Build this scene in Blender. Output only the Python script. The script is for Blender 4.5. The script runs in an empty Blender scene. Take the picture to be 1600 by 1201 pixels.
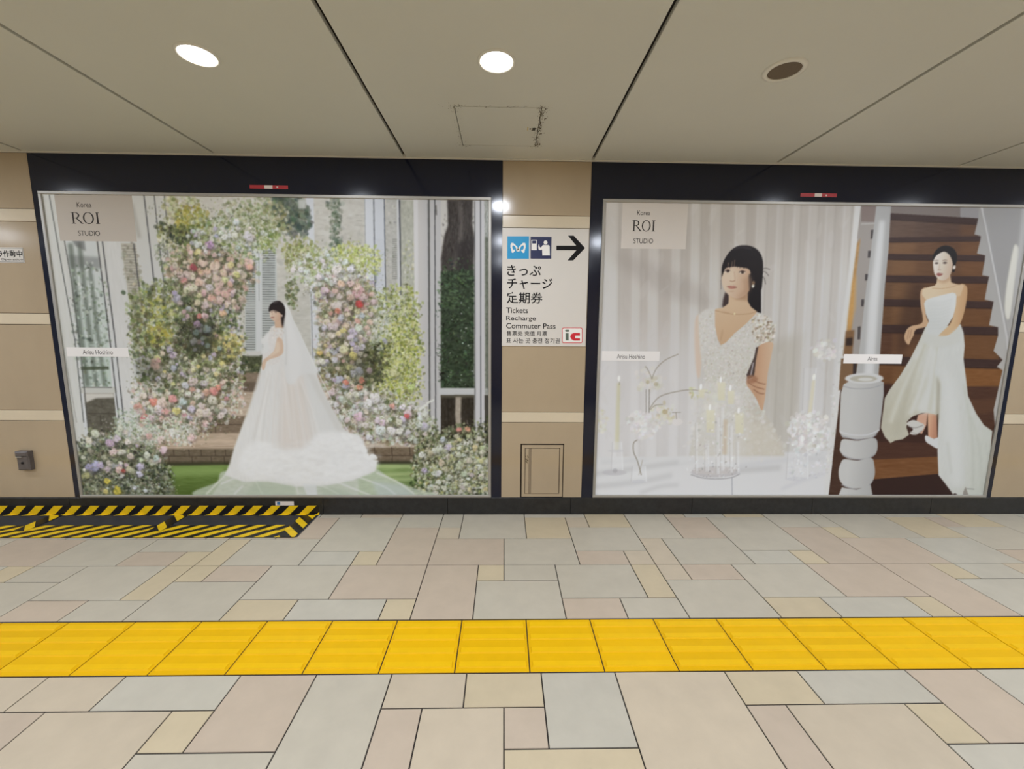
import bpy, bmesh, math, random
import numpy as np
from mathutils import Matrix, Vector

random.seed(7)
C = bpy.context.scene.collection
SC = bpy.context.scene

# ---------------------------------------------------------------- camera
F_PX, PITCH, YAW, ROLL, CAM_H = 646.628, 0.13625, 0.02006, 0.00814, 1.35709
WALL_Y, CEIL_Z = 2.88069, 2.44605


def view_ray(px, py):
    """direction of the photograph's pixel (1600 x 1201) in world axes"""
    u, v = (px - 800) / F_PX, (py - 600.5) / F_PX
    c, s = math.cos(ROLL), math.sin(ROLL)
    a, b = c * u + s * v, -s * u + c * v
    c, s = math.cos(PITCH), math.sin(PITCH)
    y, z = c - s * b, -s - c * b
    c, s = math.cos(YAW), math.sin(YAW)
    return Vector((c * a + s * y, -s * a + c * y, z))


fwd = view_ray(800, 600.5)
right = (view_ray(801, 600.5) - fwd).normalized()
up = (view_ray(800, 599.5) - fwd).normalized()
cam_data = bpy.data.cameras.new('camera')
cam_data.sensor_width = 36.0
cam_data.lens = F_PX * 36.0 / 1600.0
cam_data.clip_start = 0.02
cam = bpy.data.objects.new('camera', cam_data)
fw = fwd.normalized()
cam.matrix_world = Matrix(((right.x, up.x, -fw.x, 0), (right.y, up.y, -fw.y, 0), (right.z, up.z, -fw.z, CAM_H), (0, 0, 0, 1)))
C.objects.link(cam)
SC.camera = cam

# ---------------------------------------------------------------- world, exposure
world = bpy.data.worlds.new('world')
SC.world = world
world.use_nodes = True
bg = world.node_tree.nodes['Background']
bg.inputs[0].default_value = (0.93, 0.96, 1.0, 1)
bg.inputs[1].default_value = 0.25
SC.view_settings.view_transform = 'Standard'
SC.view_settings.look = 'None'
SC.view_settings.gamma = 1.0
SC.view_settings.use_curve_mapping = False
SC.view_settings.exposure = 0.0
SC.cycles.use_denoising = True
SC.cycles.max_bounces = 8
SC.cycles.glossy_bounces = 3
SC.cycles.use_adaptive_sampling = True
SC.cycles.adaptive_threshold = 0.04
SC.cycles.diffuse_bounces = 5
LAMP_W = 9.9                 # each ceiling downlight
LAMP_COL = (0.83, 0.89, 1.0)


# ---------------------------------------------------------------- helpers
def lin(c):
    return tuple((v / 255 / 12.92) if v / 255 <= 0.04045 else ((v / 255 + 0.055) / 1.055) ** 2.4 for v in c)


def mat(name, rgb, rough=0.5, spec=0.5, noise=0.0, scale=8.0, detail=4.0, bump=0.0, bscale=60.0, rand=0.0, metal=0.0,
        rgb2=None, stretch=None):
    """procedural principled material: base colour with noise mottling, per-object variation and fine bump"""
    m = bpy.data.materials.new(name)
    m.use_nodes = True
    nt = m.node_tree
    n, l = nt.nodes, nt.links
    b = n['Principled BSDF']
    col = lin(rgb)
    b.inputs['Base Color'].default_value = (*col, 1)
    b.inputs['Roughness'].default_value = rough
    b.inputs['Specular IOR Level'].default_value = spec
    b.inputs['Metallic'].default_value = metal
    out = None
    geo = n.new('ShaderNodeNewGeometry')
    vec = geo.outputs['Position']
    if stretch:
        mp = n.new('ShaderNodeMapping')
        mp.inputs['Scale'].default_value = stretch
        l.new(vec, mp.inputs[0])
        vec = mp.outputs[0]
    if noise > 0:
        t = n.new('ShaderNodeTexNoise')
        t.inputs['Scale'].default_value = scale
        t.inputs['Detail'].default_value = detail
        t.inputs['Roughness'].default_value = 0.6
        l.new(vec, t.inputs['Vector'])
        mx = n.new('ShaderNodeMix')
        mx.data_type = 'RGBA'
        c2 = lin(rgb2) if rgb2 else tuple(v * (1 - noise) for v in col)
        c1 = col if rgb2 else tuple(min(1, v * (1 + noise)) for v in col)
        mx.inputs['A'].default_value = (*c1, 1)
        mx.inputs['B'].default_value = (*c2, 1)
        cr = n.new('ShaderNodeMapRange')
        cr.inputs['From Min'].default_value = 0.3
        cr.inputs['From Max'].default_value = 0.7
        l.new(t.outputs['Fac'], cr.inputs['Value'])
        l.new(cr.outputs['Result'], mx.inputs['Factor'])
        out = mx.outputs['Result']
    if rand > 0:
        oi = n.new('ShaderNodeObjectInfo')
        hs = n.new('ShaderNodeHueSaturation')
        mr = n.new('ShaderNodeMapRange')
        mr.inputs['To Min'].default_value = 1 - rand
        mr.inputs['To Max'].default_value = 1 + rand
        l.new(oi.outputs['Random'], mr.inputs['Value'])
        l.new(mr.outputs['Result'], hs.inputs['Value'])
        if out:
            l.new(out, hs.inputs['Color'])
        else:
            hs.inputs['Color'].default_value = (*col, 1)
        out = hs.outputs['Color']
    if out:
        l.new(out, b.inputs['Base Color'])
    if bump > 0:
        t2 = n.new('ShaderNodeTexNoise')
        t2.inputs['Scale'].default_value = bscale
        t2.inputs['Detail'].default_value = 3
        l.new(vec, t2.inputs['Vector'])
        bp = n.new('ShaderNodeBump')
        bp.inputs['Strength'].default_value = bump
        bp.inputs['Distance'].default_value = 0.002
        l.new(t2.outputs['Fac'], bp.inputs['Height'])
        l.new(bp.outputs['Normal'], b.inputs['Normal'])
    return m


def mesh(name, verts, faces, m=None, smooth=False):
    me = bpy.data.meshes.new(name)
    me.from_pydata([tuple(v) for v in verts], [], faces)
    if m:
        me.materials.append(m)
    if smooth:
        for p in me.polygons:
            p.use_smooth = True
    me.update()
    return me


def obj(name, me, parent=None, loc=(0, 0, 0)):
    o = bpy.data.objects.new(name, me)
    C.objects.link(o)
    o.location = loc
    if parent:
        o.parent = parent
    return o


def tag(o, label=None, cat=None, group=None, kind=None):
    if label: o['label'] = label
    if cat: o['category'] = cat
    if group: o['group'] = group
    if kind: o['kind'] = kind
    return o


def thing(name, label, cat, loc=(0, 0, 0), group=None):
    o = bpy.data.objects.new(name, None)
    o.empty_display_size = 0.05
    C.objects.link(o)
    o.location = loc
    return tag(o, label, cat, group)


def boxg(x0, x1, y0, y1, z0, z1):
    v = [(x0, y0, z0), (x1, y0, z0), (x1, y1, z0), (x0, y1, z0), (x0, y0, z1), (x1, y0, z1), (x1, y1, z1), (x0, y1, z1)]
    f = [(0, 3, 2, 1), (4, 5, 6, 7), (0, 1, 5, 4), (1, 2, 6, 5), (2, 3, 7, 6), (3, 0, 4, 7)]
    return v, f


def join(parts):
    V, Fs = [], []
    for v, f in parts:
        k = len(V)
        V += v
        Fs += [tuple(i + k for i in q) for q in f]
    return V, Fs


def chamfer(x0, x1, y0, y1, z0, z1, c, axis):
    """box with the edges of its face towards +z (axis 'z') or -y (axis 'y') or -z (axis 'n') chamfered"""
    def ring(a0, a1, b0, b1):
        return [(a0, b0), (a1, b0), (a1, b1), (a0, b1)]
    if axis == 'z':
        lv = [(z0, 0), (z1 - c, 0), (z1, c)]
        V = [(a, b, h) for h, k in lv for a, b in ring(x0 + k, x1 - k, y0 + k, y1 - k)]
        flip = False
    elif axis == 'n':
        lv = [(z1, 0), (z0 + c, 0), (z0, c)]
        V = [(a, b, h) for h, k in lv for a, b in ring(x0 + k, x1 - k, y0 + k, y1 - k)]
        flip = True
    else:
        lv = [(y1, 0), (y0 + c, 0), (y0, c)]
        V = [(a, h, b) for h, k in lv for a, b in ring(x0 + k, x1 - k, z0 + k, z1 - k)]
        flip = False
    Fs = [(3, 2, 1, 0)]
    for r in (0, 4):
        for i in range(4):
            j = (i + 1) % 4
            Fs.append((r + i, r + j, r + 4 + j, r + 4 + i))
    Fs.append((8, 9, 10, 11))
    if flip:
        Fs = [tuple(reversed(q)) for q in Fs]
    return V, Fs


def lathe(profile, n=40, center=(0, 0, 0)):
    """surface of revolution about z of (radius, z) points"""
    V, Fs = [], []
    for r, z in profile:
        for i in range(n):
            a = 2 * math.pi * i / n
            V.append((center[0] + r * math.cos(a), center[1] + r * math.sin(a), center[2] + z))
    for k in range(len(profile) - 1):
        for i in range(n):
            j = (i + 1) % n
            Fs.append((k * n + i, k * n + j, (k + 1) * n + j, (k + 1) * n + i))
    return V, Fs


def prism_y(poly, y_front, y_back):
    """polygon of (x, z) points as a thin slab between two y planes (front faces -y); concave allowed"""
    bm = bmesh.new()
    vs = [bm.verts.new((x, y_front, z)) for x, z in poly]
    f = bm.faces.new(vs)
    r = bmesh.ops.extrude_face_region(bm, geom=[f])
    for e in r['geom']:
        if isinstance(e, bmesh.types.BMVert):
            e.co.y = y_back
    bmesh.ops.recalc_face_normals(bm, faces=bm.faces)
    bmesh.ops.triangulate(bm, faces=[q for q in bm.faces if len(q.verts) > 4])
    me = bpy.data.meshes.new('slab')
    bm.to_mesh(me)
    bm.free()
    return me


# ---------------------------------------------------------------- materials of the setting
M = {}
M['grout'] = mat('floor_grout', (44, 39, 35), 0.9)
FL = dict(rough=0.42, spec=0.35, noise=0.045, scale=9.0, bump=0.05, bscale=90, rand=0.03)
M['W'] = mat('floor_tile_pale_grey', (184, 176, 159), **FL)
M['B'] = mat('floor_tile_cool_grey', (185, 179, 164), **FL)
M['P'] = mat('floor_tile_pink', (186, 170, 151), **FL)
M['Y'] = mat('floor_tile_cream', (193, 178, 149), **FL)
M['L'] = mat('floor_tile_sand', (190, 176, 154), **FL)
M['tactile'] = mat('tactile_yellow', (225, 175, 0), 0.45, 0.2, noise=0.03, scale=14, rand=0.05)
M['ceiling'] = mat('ceiling_panel_enamel', (210, 210, 201), 0.5, 0.3, noise=0.015, scale=2.0)
M['void'] = mat('ceiling_joint_dark', (38, 33, 30), 0.8)
M['wall_tile'] = mat('wall_tile_beige', (176, 158, 131), 0.16, 0.5, noise=0.05, scale=2.5, bump=0.02, bscale=14, stretch=(1, 1, 0.5))
M['strip'] = mat('wall_strip_cream', (212, 198, 172), 0.22, 0.5, noise=0.03, scale=6)
M['mortar'] = mat('wall_mortar', (52, 44, 36), 0.9)
M['black_stone'] = mat('black_granite', (34, 34, 34), 0.35, 0.5, noise=0.35, scale=30, bump=0.05, bscale=120)
M['black_panel'] = mat('black_enamel_panel', (14, 19, 38), 0.13, 0.5, noise=0.06, scale=3)
M['silver'] = mat('brushed_silver', (176, 173, 166), 0.46, 0.4, metal=0.6)
M['back_wall'] = mat('opposite_wall', (190, 172, 146), 0.5, 0.4, noise=0.04, scale=4)

# ---------------------------------------------------------------- floor
X_MIN, X_MAX, Y_MIN = -6.2, 6.4, -2.4
floor = obj('floor', mesh('floor', *boxg(X_MIN, X_MAX, Y_MIN, WALL_Y + 0.06, -0.06, -0.003), M['grout']))
tag(floor, 'pale stone tile floor in an irregular block pattern with a yellow tactile strip', 'floor', kind='structure')
MX, OX, MY, OY = 0.1472, 0.007, 0.15, 1.7795      # tile module and origin (i = 0, j = 0)
ROW_Y1, ROW_Y0 = 1.7745, 1.4745                   # the tactile row
HAND = '''-24 -21 3 5 W;-21 -18 3 5 P;-18 -15 3 5 W;-15 -12 4 5 W;-15 -13 3 4 P;-13 -12 3 4 Y;-12 -11 3 5 Y;-11 -8 3 5 W;
-19 -18 2 3 Y;-18 -16 2 3 W;-19 -16 0 2 W;-22 -19 1 3 B;-16 -13 1 3 W;-13 -12 1 3 Y;-16 -14 0 1 P;-14 -12 0 1 W;-12 -11 2 3 Y;-11 -9 2 3 P;
-12 -9 0 2 W;-9 -6 1 3 W;-9 -7 0 1 Y;-7 -4 0 1 B;-4 -3 0 1 Y;-6 -3 1 3 P;-3 -1 0 3 P;-1 0 2 3 Y;-1 2 0 2 W;0 2 2 3 W;
-8 -6 3 4 B;-6 -5 3 4 Y;-8 -5 4 7 W;-9 -7 7 8 W;-7 -5 7 8 L;-10 -8 5 7 P;-12 -10 5 7 W;-5 -3 6 8 W;-3 -2 6 8 W;-2 1 5 8 W;-5 -3 3 6 P;
-3 -2 5 6 L;-3 0 3 5 P;0 3 3 5 W;1 3 5 7 Y;1 4 7 8 W;3 4 6 7 L;4 6 6 8 Y;3 6 4 6 W;3 5 3 4 P;5 6 3 4 L;2 5 1 3 W;5 6 1 3 Y;2 4 0 1 P;4 6 0 1 W;
6 8 5 8 W;6 7 3 5 L;7 10 3 5 W;6 7 2 3 L;7 9 2 3 P;6 9 0 2 W;8 10 5 7 P;8 9 7 8 L;9 11 7 8 B;11 13 7 8 Y;10 13 4 7 W;9 12 1 3 W;10 12 3 4 B;12 13 3 4 Y;
9 11 0 1 Y;11 14 0 1 B;14 15 0 1 Y;12 15 1 3 P;15 17 0 3 P;13 15 3 6 P;13 15 6 8 W;15 16 6 8 W;15 16 5 6 Y;16 19 5 8 W;15 18 3 5 P;18 21 3 5 B;
19 21 5 7 Y;19 22 7 8 W;21 22 6 7 P;22 24 6 8 Y;21 24 4 6 W;21 23 3 4 P;17 18 2 3 Y;18 20 2 3 B;17 20 0 2 B;20 22 2 3 L;20 23 0 2 W;24 26 5 8 W;
-15 -12 -3 -2 L;-12 -10 -3 -2 L;-10 -7 -3 -2 B;-7 -5 -4 -2 P;-8 -7 -4 -3 Y;-11 -8 -6 -3 L;-13 -11 -5 -3 P;-8 -5 -6 -4 W;-5 -3 -6 -2 W;-3 -1 -3 -2 L;-1 1 -3 -2 Y;
-3 -2 -5 -3 P;-2 0 -6 -3 L;0 1 -4 -3 P;1 3 -4 -2 B;0 3 -6 -4 Y;3 6 -6 -2 L;6 8 -3 -2 Y;6 7 -6 -3 P;8 11 -3 -2 B;7 10 -6 -3 L;10 11 -4 -3 Y;11 13 -4 -2 P;
13 15 -4 -2 B;10 13 -6 -4 B'''
occ = {}
tiles = []
for rec in HAND.replace('\n', '').split(';'):
    a = rec.split()
    i0, i1, j0, j1 = map(int, a[:4])
    for i in range(i0, i1):
        for j in range(j0, j1):
            if (i, j) in occ:
                print('tile overlap', rec, occ[(i, j)])
            occ[(i, j)] = rec
    tiles.append((i0, i1, j0, j1, a[4], True))
I0, I1, J0 = int(X_MIN / MX), int(X_MAX / MX), -24
rt = random.Random(3)
for j in range(8 - 1, J0, -1):
    if j in (-1, -2 + 0) and False:
        continue
    for i in range(I0, I1):
        if (i, j) in occ or j == -1 or j == -2:
            continue
        w, h = rt.choice(((3, 2), (2, 2), (2, 1), (3, 1), (1, 1), (2, 3), (1, 2), (3, 2)))
        ok = lambda ii, jj: (ii, jj) not in occ and jj not in (-1, -2) and ii < I1 and jj > J0
        while w > 1 and not all(ok(i + k, j) for k in range(w)): w -= 1
        while h > 1 and not all(ok(i + k, j - q) for k in range(w) for q in range(h)): h -= 1
        for k in range(w):
            for q in range(h): occ[(i + k, j - q)] = 'r'
        tiles.append((i, i + w, j - h + 1, j + 1, rt.choice('WWWWBPPYYL'), False))
cache, rest = {}, []
GAP, n_single = 0.0025, 0
def near(t):
    return t[5] or (-26 <= t[0] and t[1] <= 27 and t[2] >= -8)
for t in sorted(tiles, key=lambda q: (not q[5], abs(q[0]) + abs(q[2]) * 2)):
    i0, i1, j0, j1, k, hand = t
    x0, x1, y0 = OX + i0 * MX + GAP, OX + i1 * MX - GAP, OY + j0 * MY + GAP
    y1 = min(OY + j1 * MY - GAP, WALL_Y - 0.0005)
    if j0 < -1:                                   # in front of the tactile row the module is measured from its near edge
        y0, y1 = ROW_Y0 - 0.002 + (j0 + 2) * MY + GAP, ROW_Y0 - 0.002 + (j1 + 2) * MY - GAP
    if not near(t) or n_single >= 290:
        rest.append((x0, x1, y0, y1, k))
        continue
    key = (round(x1 - x0, 4), round(y1 - y0, 4), k)
    if key not in cache:
        cache[key] = mesh('tile', *chamfer(0, x1 - x0, 0, y1 - y0, -0.012, 0, 0.0012, 'z'), M[k])
    obj('tile', cache[key], floor, (x0, y0, 0))
    n_single += 1
V, Fs, mi = [], [], []
for x0, x1, y0, y1, k in rest:
    v, f = chamfer(x0, x1, y0, y1, -0.012, 0, 0.0012, 'z')
    b = len(V)
    V += v
    Fs += [tuple(q + b for q in p) for p in f]
    mi += ['WBPYL'.index(k)] * len(f)
me = mesh('tile_field', V, Fs)
for k in 'WBPYL': me.materials.append(M[k])
me.polygons.foreach_set('material_index', mi)
tag(obj('tile_field', me, floor), kind='stuff')

# tactile row: each plate carries four long flat bars
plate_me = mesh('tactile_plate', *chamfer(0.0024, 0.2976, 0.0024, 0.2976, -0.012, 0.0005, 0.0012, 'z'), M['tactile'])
def bar_geo():
    pts = []
    L0, L1, w, t, h = 0.011, 0.289, 0.0165, 0.004, 0.0055
    V = [(L0, -w, 0), (L1, -w, 0), (L1, w, 0), (L0, w, 0), (L0 + t, -w + t, h), (L1 - t, -w + t, h), (L1 - t, w - t, h), (L0 + t, w - t, h)]
    return V, [(4, 5, 6, 7), (0, 1, 5, 4), (1, 2, 6, 5), (2, 3, 7, 6), (3, 0, 4, 7)]
M['tactile_bar'] = mat('tactile_bar_yellow', (232, 184, 2), 0.42, 0.25, noise=0.03, scale=14)  # lighter than the plate: the shade lines beside the bars are painted in
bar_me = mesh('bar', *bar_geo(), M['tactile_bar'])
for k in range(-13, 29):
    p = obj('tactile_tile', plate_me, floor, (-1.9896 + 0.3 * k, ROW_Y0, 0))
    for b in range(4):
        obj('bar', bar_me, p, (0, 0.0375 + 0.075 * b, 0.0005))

# ---------------------------------------------------------------- ceiling
JX = [-3.0686 - 1.2152 * k for k in (3, 2, 1)] + [-3.0686, -1.8606, -0.6483, 0.5718, 1.7878, 3.0126, 4.228, 5.443, 6.66]
ceiling = obj('ceiling', mesh('ceiling', *boxg(X_MIN, X_MAX, Y_MIN, WALL_Y + 0.06, CEIL_Z + 0.025, CEIL_Z + 0.08), M['void']))
tag(ceiling, 'cream enamelled ceiling panels with dark open joints', 'ceiling', kind='structure')
HX0, HX1, HY0, HY1 = -0.2565, 0.1845, 2.2315, 2.677
CY1 = WALL_Y - 0.014
for k in range(len(JX) - 1):
    x0, x1 = max(JX[k] + 0.0095, X_MIN), min(JX[k + 1] - 0.0095, X_MAX)
    z0, z1 = CEIL_Z, CEIL_Z + 0.02
    if x0 < HX0 < x1:
        g = join([boxg(x0, x1, Y_MIN, HY0, z0, z1), boxg(x0, HX0, HY0, HY1, z0, z1), boxg(HX1, x1, HY0, HY1, z0, z1), boxg(x0, x1, HY1, CY1, z0, z1)])
        hatch_panel = obj('panel', mesh('panel', *g, M['ceiling']), ceiling)
    else:
        obj('panel', mesh('panel', *chamfer(x0, x1, Y_MIN, CY1, z0, z1, 0.0015, 'n'), M['ceiling']), ceiling)
M['trim'] = mat('ceiling_trim_cream', (218, 214, 202), 0.4, 0.4)
tr = obj('trim_1', mesh('trim_1', *boxg(X_MIN, X_MAX, CY1 + 0.001, WALL_Y + 0.02, CEIL_Z - 0.006, CEIL_Z + 0.02), M['trim']))
tag(tr, 'thin cream trim where the wall meets the ceiling', 'trim', kind='structure')

# ---------------------------------------------------------------- wall
wall = obj('wall_back', mesh('wall_back', *boxg(X_MIN, X_MAX, WALL_Y + 0.012, WALL_Y + 0.2, 0, CEIL_Z + 0.02), M['mortar']))
tag(wall, 'beige tiled wall with narrow cream strips', 'wall', kind='structure')
BAYS = [(-6.2, -4.26), (-4.26, -3.66), (-3.66, -3.0586), (-0.0151, 0.5719), (3.6408, 4.24), (4.24, 4.85), (4.85, 6.4)]
ROWS = [(0.1305, 0.690, 'wall_tile', 'tile'), (0.690, 0.7645, 'strip', 'strip'), (0.7645, 1.353, 'wall_tile', 'tile'), (1.353, 1.427, 'strip', 'strip'),
        (1.427, 2.019, 'wall_tile', 'tile'), (2.019, 2.099, 'strip', 'strip'), (2.099, CEIL_Z - 0.006, 'wall_tile', 'tile')]
DX0, DX1, DZ0, DZ1 = 0.1225, 0.4365, 0.1325, 0.5345
for x0, x1 in BAYS:
    for z0, z1, m, nm in ROWS:
        g = 0.0016
        if x0 < DX0 < x1 and z0 < 0.2:            # the tile is cut out around the little access door
            ge = join([boxg(x0 + g, DX0, WALL_Y, WALL_Y + 0.014, z0 + g, z1 - g), boxg(DX1, x1 - g, WALL_Y, WALL_Y + 0.014, z0 + g, z1 - g),
                       boxg(DX0, DX1, WALL_Y, WALL_Y + 0.014, DZ1, z1 - g)])
        else:
            ge = chamfer(x0 + g, x1 - g, WALL_Y, WALL_Y + 0.014, z0 + g, z1 - g, 0.0012, 'y')
        obj(nm, mesh(nm, *ge, M[m]), wall)
base = obj('baseboard_back', mesh('baseboard_back', *boxg(X_MIN, X_MAX, WALL_Y + 0.006, WALL_Y + 0.02, 0, 0.128), M['mortar']))
tag(base, 'black granite baseboard along the wall', 'baseboard', kind='structure')
for k in range(-7, 8):
    x0, x1 = max(X_MIN, -0.405 + 0.9 * k), min(X_MAX, -0.405 + 0.9 * (k + 1))
    if x1 > x0:
        obj('stone', mesh('stone', *chamfer(x0 + 0.0008, x1 - 0.0008, WALL_Y - 0.001, WALL_Y + 0.012, 0.0005, 0.129, 0.0015, 'y'), M['black_stone']), base)
opp = obj('wall_front', mesh('wall_front', *boxg(X_MIN, X_MAX, Y_MIN - 0.1, Y_MIN, 0, CEIL_Z), M['back_wall']))
tag(opp, 'plain beige wall of the passage behind the viewer', 'wall', kind='structure')

# ---------------------------------------------------------------- ceiling downlights and speaker
M['lens'] = bpy.data.materials.new('downlight_lens')
M['lens'].use_nodes = True
nt = M['lens'].node_tree
pb = nt.nodes['Principled BSDF']
pb.inputs['Emission Color'].default_value = (1, 0.97, 0.92, 1)
pb.inputs['Emission Strength'].default_value = 16.0
M['ring'] = mat('white_enamel_ring', (224, 222, 212), 0.4, 0.4)
ring_me = mesh('trim_ring', *lathe([(0.066, 0.0), (0.066, -0.004), (0.072, -0.0065), (0.078, -0.004), (0.079, 0.0)], 48), M['ring'], True)
lens_v, lens_f = lathe([(0.0675, -0.003), (0.05, -0.006), (0.025, -0.0085), (0.004, -0.0095)], 48)
lens_f.append(tuple(range(3 * 48, 4 * 48)))
lens_me = mesh('lens', lens_v, lens_f, M['lens'], True)
def downlight(x, y, label, group):
    t = thing('downlight', label, 'ceiling light', (x, y, CEIL_Z), group)
    obj('trim_ring', ring_me, t)
    obj('lens', lens_me, t)
    ld = bpy.data.lights.new('lamp', 'AREA')
    ld.shape = 'DISK'
    ld.size = 0.13
    ld.energy = LAMP_W
    ld.color = LAMP_COL
    lo = bpy.data.objects.new('lamp', ld)
    C.objects.link(lo)
    lo.parent = t
    lo.location = (0, 0, -0.012)
    return t
for y in (1.875, 0.375, -1.125):
    for k in range(-5, 6):
        x = -0.037 + 1.2165 * k
        if k in (1, -2) and y > 1:
            continue                              # a loudspeaker takes the one place, the other stays empty
        if y > 1 and k == -1:
            lb = 'lit round ceiling downlight above the flower arch poster, the left one of two'
        elif y > 1 and k == 0:
            lb = 'lit round ceiling downlight above the direction sign, nearest the ceiling hatch'
        else:
            lb = 'lit round ceiling downlight of the same passage, beyond the edges of the photo'
        downlight(x, y, lb, 'round downlights in the passage ceiling')
M['grille'] = mat('speaker_grille', (112, 100, 86), 0.8, 0.2, noise=0.2, scale=500, detail=0)
sp = thing('ceiling_speaker', 'round ceiling speaker with grey grille and pale ring, unlit', 'speaker', (1.18, 1.892, CEIL_Z))
obj('trim_ring', mesh('speaker_ring', *lathe([(0.063, 0.0), (0.063, -0.006), (0.069, -0.008), (0.082, -0.006), (0.084, 0.0)], 56), M['ring'], True), sp)
gv, gf = lathe([(0.0635, -0.003), (0.03, -0.004), (0.002, -0.0045)], 56)
gf.append(tuple(range(2 * 56, 3 * 56)))
obj('grille', mesh('grille', gv, gf, M['grille'], True), sp)

# ---------------------------------------------------------------- ceiling hatch
M['hatch_line'] = mat('hatch_gap_shade', (60, 52, 42), 0.8)
M['latch'] = mat('latch_metal', (74, 70, 60), 0.4, metal=0.6)
M['ymark'] = mat('yellow_mark', (205, 175, 40), 0.6)
h = thing('ceiling_hatch', 'square access hatch flush in the ceiling with dark latch and grimy edges', 'hatch', (HX0, HY0, CEIL_Z))
hw, hd = HX1 - HX0, HY1 - HY0
obj('door', mesh('door', *chamfer(0.004, hw - 0.004, 0.004, hd - 0.004, -0.0005, 0.015, 0.001, 'n'), M['ceiling']), h)
obj('gap_shade', mesh('gap_shade', *boxg(0, hw, 0, hd, 0.016, 0.0195), M['hatch_line']), h)  # dark sheet stands in for the shaded void above the hatch gap
lt = obj('latch', mesh('latch', *join([boxg(hw - 0.034, hw - 0.018, hd * 0.5 - 0.012, hd * 0.5 + 0.012, -0.004, -0.0005),
                                        boxg(hw - 0.05, hw - 0.042, hd * 0.5 - 0.006, hd * 0.5 + 0.006, -0.002, -0.0005)]), M['latch']), h)
obj('mark', mesh('mark', *boxg(hw - 0.062, hw - 0.058, hd * 0.5 - 0.017, hd * 0.5 + 0.017, -0.0012, -0.0005), M['ymark']), h)
# grime: thin flakes of dirt along the hatch edges, densest on the latch side
M['grime'] = mat('grime', (92, 80, 60), 0.9, 0.1)
gr = random.Random(11)
gV, gF = [], []
def fleck(cx, cy, rx, ry):
    k = len(gV)
    n = 7
    for q in range(n):
        a = 2 * math.pi * q / n
        s = gr.uniform(0.55, 1.1)
        gV.append((cx + rx * s * math.cos(a), cy + ry * s * math.sin(a), -0.0007 - 0.00002 * (len(gF) % 7)))
    gF.append(tuple(range(k + n - 1, k - 1, -1)))
for q in range(170):
    yy = gr.uniform(0, hd)
    fleck(hw + gr.gauss(0.004, 0.012), yy, gr.uniform(0.0012, 0.0045), gr.uniform(0.0015, 0.009))
for q in range(40):
    fleck(gr.gauss(0.0, 0.012), gr.uniform(0, hd), gr.uniform(0.0008, 0.002), gr.uniform(0.001, 0.005))
for cx, cy in ((0, 0), (hw, 0), (0, hd), (hw, hd)):
    for q in range(26):
        fleck(cx + gr.gauss(0, 0.022), cy + gr.gauss(0, 0.014), gr.uniform(0.001, 0.004), gr.uniform(0.001, 0.004))
for q in range(30):
    fleck(gr.uniform(0, hw), gr.gauss(-0.004, 0.005), gr.uniform(0.002, 0.01), gr.uniform(0.0006, 0.002))
tag(obj('grime', mesh('grime', gV, gF, M['grime']), h), kind='stuff')

# ---------------------------------------------------------------- access door in the post
M['door_edge'] = mat('door_gap', (46, 34, 24), 0.8)
M['slot'] = mat('door_channel', (150, 134, 112), 0.35, 0.5)
d = thing('access_door', 'small beige metal access door with vertical pull channel low on the post', 'door', (DX0, WALL_Y, DZ0))
dw, dh = DX1 - DX0, DZ1 - DZ0
obj('recess', mesh('recess', *boxg(0.0005, dw - 0.0005, 0.0105, 0.0135, -0.002, dh - 0.0005), M['door_edge']), d)
def frame4(name, m, parent, x0, x1, z0, z1, w, ya, yb):
    for g in (boxg(x0, x1, ya, yb, z0, z0 + w), boxg(x0, x1, ya, yb, z1 - w, z1), boxg(x0, x0 + w, ya, yb, z0 + w, z1 - w), boxg(x1 - w, x1, ya, yb, z0 + w, z1 - w)):
        obj(name, mesh(name, *g, m), parent)
frame4('frame_rail', M['wall_tile'], d, 0.011, dw - 0.007, 0.003, dh - 0.011, 0.021, 0.002, 0.012)
obj('leaf', mesh('leaf', *chamfer(0.079, dw - 0.033, 0.003, 0.011, 0.027, dh - 0.037, 0.001, 'y'), M['wall_tile']), d)
obj('leaf', mesh('leaf', *chamfer(0.036, 0.061, 0.003, 0.011, 0.027, dh - 0.037, 0.001, 'y'), M['wall_tile']), d)
obj('pull_channel', mesh('pull_channel', *boxg(0.062, 0.078, 0.0085, 0.0115, 0.027, dh - 0.037), M['slot']), d)
gV, gF = [], []
for q in range(16):
    cx, cz = gr.uniform(0.039, 0.058), dh - 0.037 - 0.045 - abs(gr.gauss(0, 0.032))
    k = len(gV)
    for a in range(6):
        s = gr.uniform(0.5, 1.2)
        gV.append((cx + 0.0045 * s * math.cos(a * 1.047), 0.0026, cz + 0.0035 * s * math.sin(a * 1.047)))
    gF.append(tuple(range(k, k + 6)))
tag(obj('smudge', mesh('smudge', gV, gF, M['grime']), d), kind='stuff')

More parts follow.
